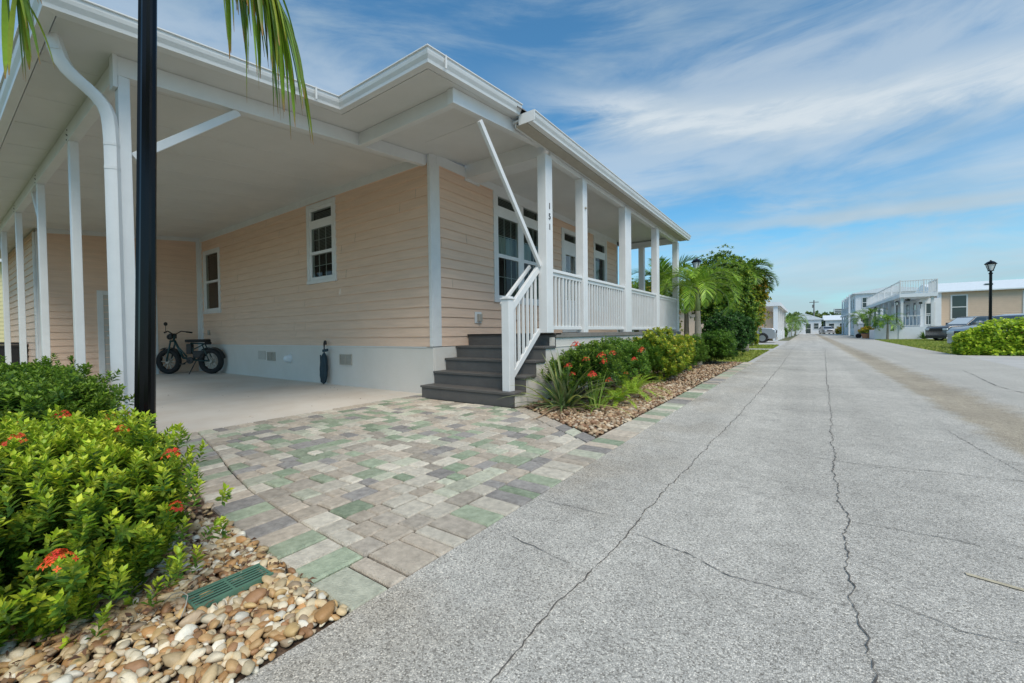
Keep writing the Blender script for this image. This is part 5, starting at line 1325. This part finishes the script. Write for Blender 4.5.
for (x,y,lab) in ((4.9,60,'white gate pier left of the scooter across the street'),(4.95,66,'white gate pier farthest along the right-hand kerb')):
    q = thing('gate_pier',lab,'pillar',(x,y,-.03)); mb = MB(); mb.box((-.2,-.2,0),(.2,.2,1.5)); mb.box((-.25,-.25,1.5),(.25,.25,1.6)); P(mb,'shaft','whitepaint',q,bevel=.01)
    mb = MB(); mb.lathe([(.12,0),(.14,.08),(.1,.16),(.02,.2)],(0,0,1.6),10); P(mb,'finial','whitepaint',q)
palm('street_palm','small lone palm in front of the white curved garden wall across the street',(5.75,48.6,-.03),1.35,.08,11,1.5,71,PG,shaft=.3,ll=.5,lw=.05,el=(1.2,.0),droop=1.7,nleaf=18,group='palms across the street')
palm('street_palm','largest palm of the pair behind the flower pot across the street',(5.3,56.5,-.03),2.1,.09,12,1.9,72,PG,shaft=.3,ll=.6,lw=.05,el=(1.2,.0),droop=1.7,nleaf=18,group='palms across the street')
palm('street_palm','leftmost palm of the row across the street, beyond the scooter',(5.2,63,-.03),1.9,.09,12,2.0,73,PG,shaft=.3,ll=.6,lw=.05,el=(1.2,.0),droop=1.7,nleaf=18,group='palms across the street')
strap('low green bush against the white porch base across the street',(8.3,50.0),60,.8,.08,74,[(.08,.16,.04)],name='low_bush',droop=.5)

def gable_house(name,label,x0,x1,y0,y1,zw,zr,m,axis='x',wins=(),post_x=None,group=None,roofm='roofwhite'):
    o = ((x0+x1)/2,(y0+y1)/2,-.03); t = thing(name,label,'house',o,0,group)
    mb = MB(); mb.box((x0,y0,-.03),(x1,y1,zw)); mb.build('wall',m,t,o)
    e = .35; mb = MB()
    if axis == 'x': mb.prism([(y0-e,zw-.08),(y0-e,zw+.05),((y0+y1)/2,zr),(y1+e,zw+.05),(y1+e,zw-.08)],x0-e,x1+e,'x')
    else: mb.prism([(x0-e,zw-.08),(x0-e,zw+.05),((x0+x1)/2,zr),(x1+e,zw+.05),(x1+e,zw-.08)],y0-e,y1+e,'y')
    mb.build('roof',roofm,t,o)
    Wf = wmap('y',y0,-1); Wl = wmap('x',x0,-1); Wr = wmap('x',x1,1)
    for (k,a,b,c,d) in wins: fwin(t,o,{'f':Wf,'l':Wl,'r':Wr}[k],a,b,c,d)
    return t, o
# two-storey house far right
t,o = gable_house('two_storey_house','tall white two-storey house beyond the palms on the right side',5.9,14,80,100,6.2,7.0,'whitepaint','y',[('f',6.6,7.8,1,2.6),('f',8.4,9.6,1,2.6),('f',6.6,7.6,4.0,5.6),('l',82,83.5,4,5.6),('l',86,87.5,4,5.6),('l',91,92.5,4,5.6),('l',82,83.5,1,2.6),('l',87,88.5,1,2.6)])
mb = MB()
for (x,y) in ((5.2,80.2),(5.2,85),(5.2,90),(5.2,95)): mb.box((x-.1,y-.1,-.03),(x+.1,y+.1,6.1))
mb.box((5.1,80,3.1),(5.9,99,3.35)); mb.build('porch_frame','whitepaint',t,o)
railing((5.2,80.2),(5.2,98),3.35,.95,t,o,.5)
# left side house behind the jeep
o2 = (-6,48,0); h2 = thing('porch_house','peach house with white porch columns behind the silver off-road vehicle','house',o2)
mb = MB(); mb.box((-14,44.6,-.03),(-3.4,62,3.1)); mb.build('wall','peachfar',h2,o2)
mb = MB(); mb.box((-14.3,44.0,3.1),(-1.9,62.4,3.4)); mb.build('eave','whitepaint',h2,o2)
mb = MB(); mb.prism([(-14.3,3.4),(-1.9,3.4),(-8.1,4.2)],44.0,62.4,'y'); mb.build('roof','roofwhite',h2,o2)
for y in (44.3,48,52,57,61.8):
    mb = MB(); mb.box((-2.45,y-.14,-.03),(-2.12,y+.14,3.1)); mb.build('porch_post','whitepaint',h2,o2)
fwin(h2,o2,wmap('y',44.6,-1),-4.9,-3.9,1.0,2.7)
mb = MB(); mb.box((-2.6,46,-.03),(-2.2,61.8,.9)); mb.build('porch_base','whitepaint',h2,o2)
# end of street
gable_house('end_house','white house at the end of the street, left of the parked silver car',-3.5,2.6,114,126,3.2,4.6,'whitepaint','y',[('f',-2.8,-1.6,1,2.4),('f',-.6,.8,0,2.3),('f',1.2,2.2,1,2.4)])
gable_house('end_house','pale grey house at the end of the street behind the silver car',3.4,9,116,128,3.0,4.2,'greypaint','x',[('f',3.9,5.0,1,2.3),('f',5.8,7.4,1,2.3)])
gable_house('end_house','small white house at the street end, right of the red bush',10,18,117,128,3.0,4.3,'whitepaint','y',[('f',11,12.5,1,2.3)])
gable_house('end_house','white house half hidden by palms at the left street end',-14,-5,98,112,3.1,4.5,'whitepaint','y',[('f',-8,-6.5,1,2.3),('r',100,102,1,2.3)])
for i,(x,y) in enumerate(((-2.2,66),(-2.1,74),(-2.0,84),(-1.6,98),(-.4,108))):
    q = tag(MB().box((x-.22,y-.22,-.03),(x+.22,y+.22,1.9)).box((x-.28,y-.28,1.9),(x+.28,y+.28,2.0)).build('driveway_pillar','whitepaint'), 'white square driveway pillar in the row along the far left kerb', 'pillar', 'white pillars along the far left kerb')
palm('far_palm','nearest small palm of the far left kerb, just beyond the porch house',(-2.3,63,-.03),1.7,.09,14,2.6,81,PG,shaft=.3,ll=.6,lw=.07,el=(1.2,0),droop=1.7,nleaf=16,group='palms along the far left kerb')
palm('far_palm','second small palm of the far left kerb, before the end houses',(-1.9,74,-.03),1.9,.09,14,2.8,82,PG,shaft=.3,ll=.6,lw=.07,el=(1.2,0),droop=1.7,nleaf=16,group='palms along the far left kerb')
palm('far_palm','farthest palm of the left kerb, beside the white end house',(-1.7,92,-.03),2.2,.1,14,3.0,83,PG,shaft=.3,ll=.7,lw=.08,el=(1.2,0),droop=1.7,nleaf=16,group='palms along the far left kerb')
shrub('red_bush','dark red leaved bush at the far end of the street','bush',(7.2,106,.9),(1.1,1.1,1.1),260,.35,.16,[(.30,.03,.03),(.22,.02,.03)],[(.12,.03,.02)],2,4,84,stems=4,fb=-.8)
shrub('orange_bush','yellow-orange bush between the silver car and the red bush','bush',(5.4,104,.6),(.9,.9,.8),200,.3,.14,[(.45,.30,.03),(.3,.3,.03)],[(.15,.2,.03)],2,4,85,stems=4,fb=-.8)
shrub('low_bush','green bush by the kerb in front of the left-hand palms','bush',(-2.6,62,.6),(.7,2.2,.75),420,.22,.10,[(.10,.2,.03)],MG,2,4,86,stems=4,fb=-.8)
# utility poles, blocky building and a treeline
for i,(x,y,h_,lab) in enumerate(((1.7,150,9.5,'grey utility pole rising behind the end houses'),)):
    q = thing('utility_pole',lab,'utility pole',(x,y,-.03)); mb = MB(); mb.lathe([(.22,0),(.15,h_)],(0,0,0),8); P(mb,'pole','concrete_pole',q)
    mb = MB(); mb.box((-1.1,-.08,h_-.7),(1.1,.08,h_-.5)); mb.box((-.45,-.2,h_-2.2),(-.15,.2,h_-1.3)); P(mb,'crossarm','concrete_pole',q)
q = thing('distant_building','pale blocky building far beyond the end of the street','building',(32,600,0)); mb = MB(); mb.box((-7,-5,0),(7,5,24)); P(mb,'wall','greypaint',q); mb = MB()
for k in range(4): mb.box((-6,-5.05,17+k*1.8),(6,-4.99,17.9+k*1.8))
P(mb,'window_bands','glassdark',q)
g = np.random.default_rng(99); n = 9000
px_ = g.uniform(-260,420,n); pz = g.random(n)**.8; hh = 9+2.5*np.sin(px_*.05)+1.6*np.sin(px_*.17+2)+1.2*g.random(n); pp = np.stack([px_, 240+g.uniform(-8,8,n), pz*hh*.72],1)
V,F_,C = shoots(pp, np.tile(np.array([0,-.7,.7]),(n,1)), g, 1, 4, 2.6, 1.3, [(.07,.13,.03),(.10,.15,.04)], [(.05,.09,.025)], np.ones(n), .4,.8,.1)
tag(fast_mesh('distant_trees',V,F_,C,'leaf'),'far wood of green trees beyond the end of the street','trees',kind='stuff')
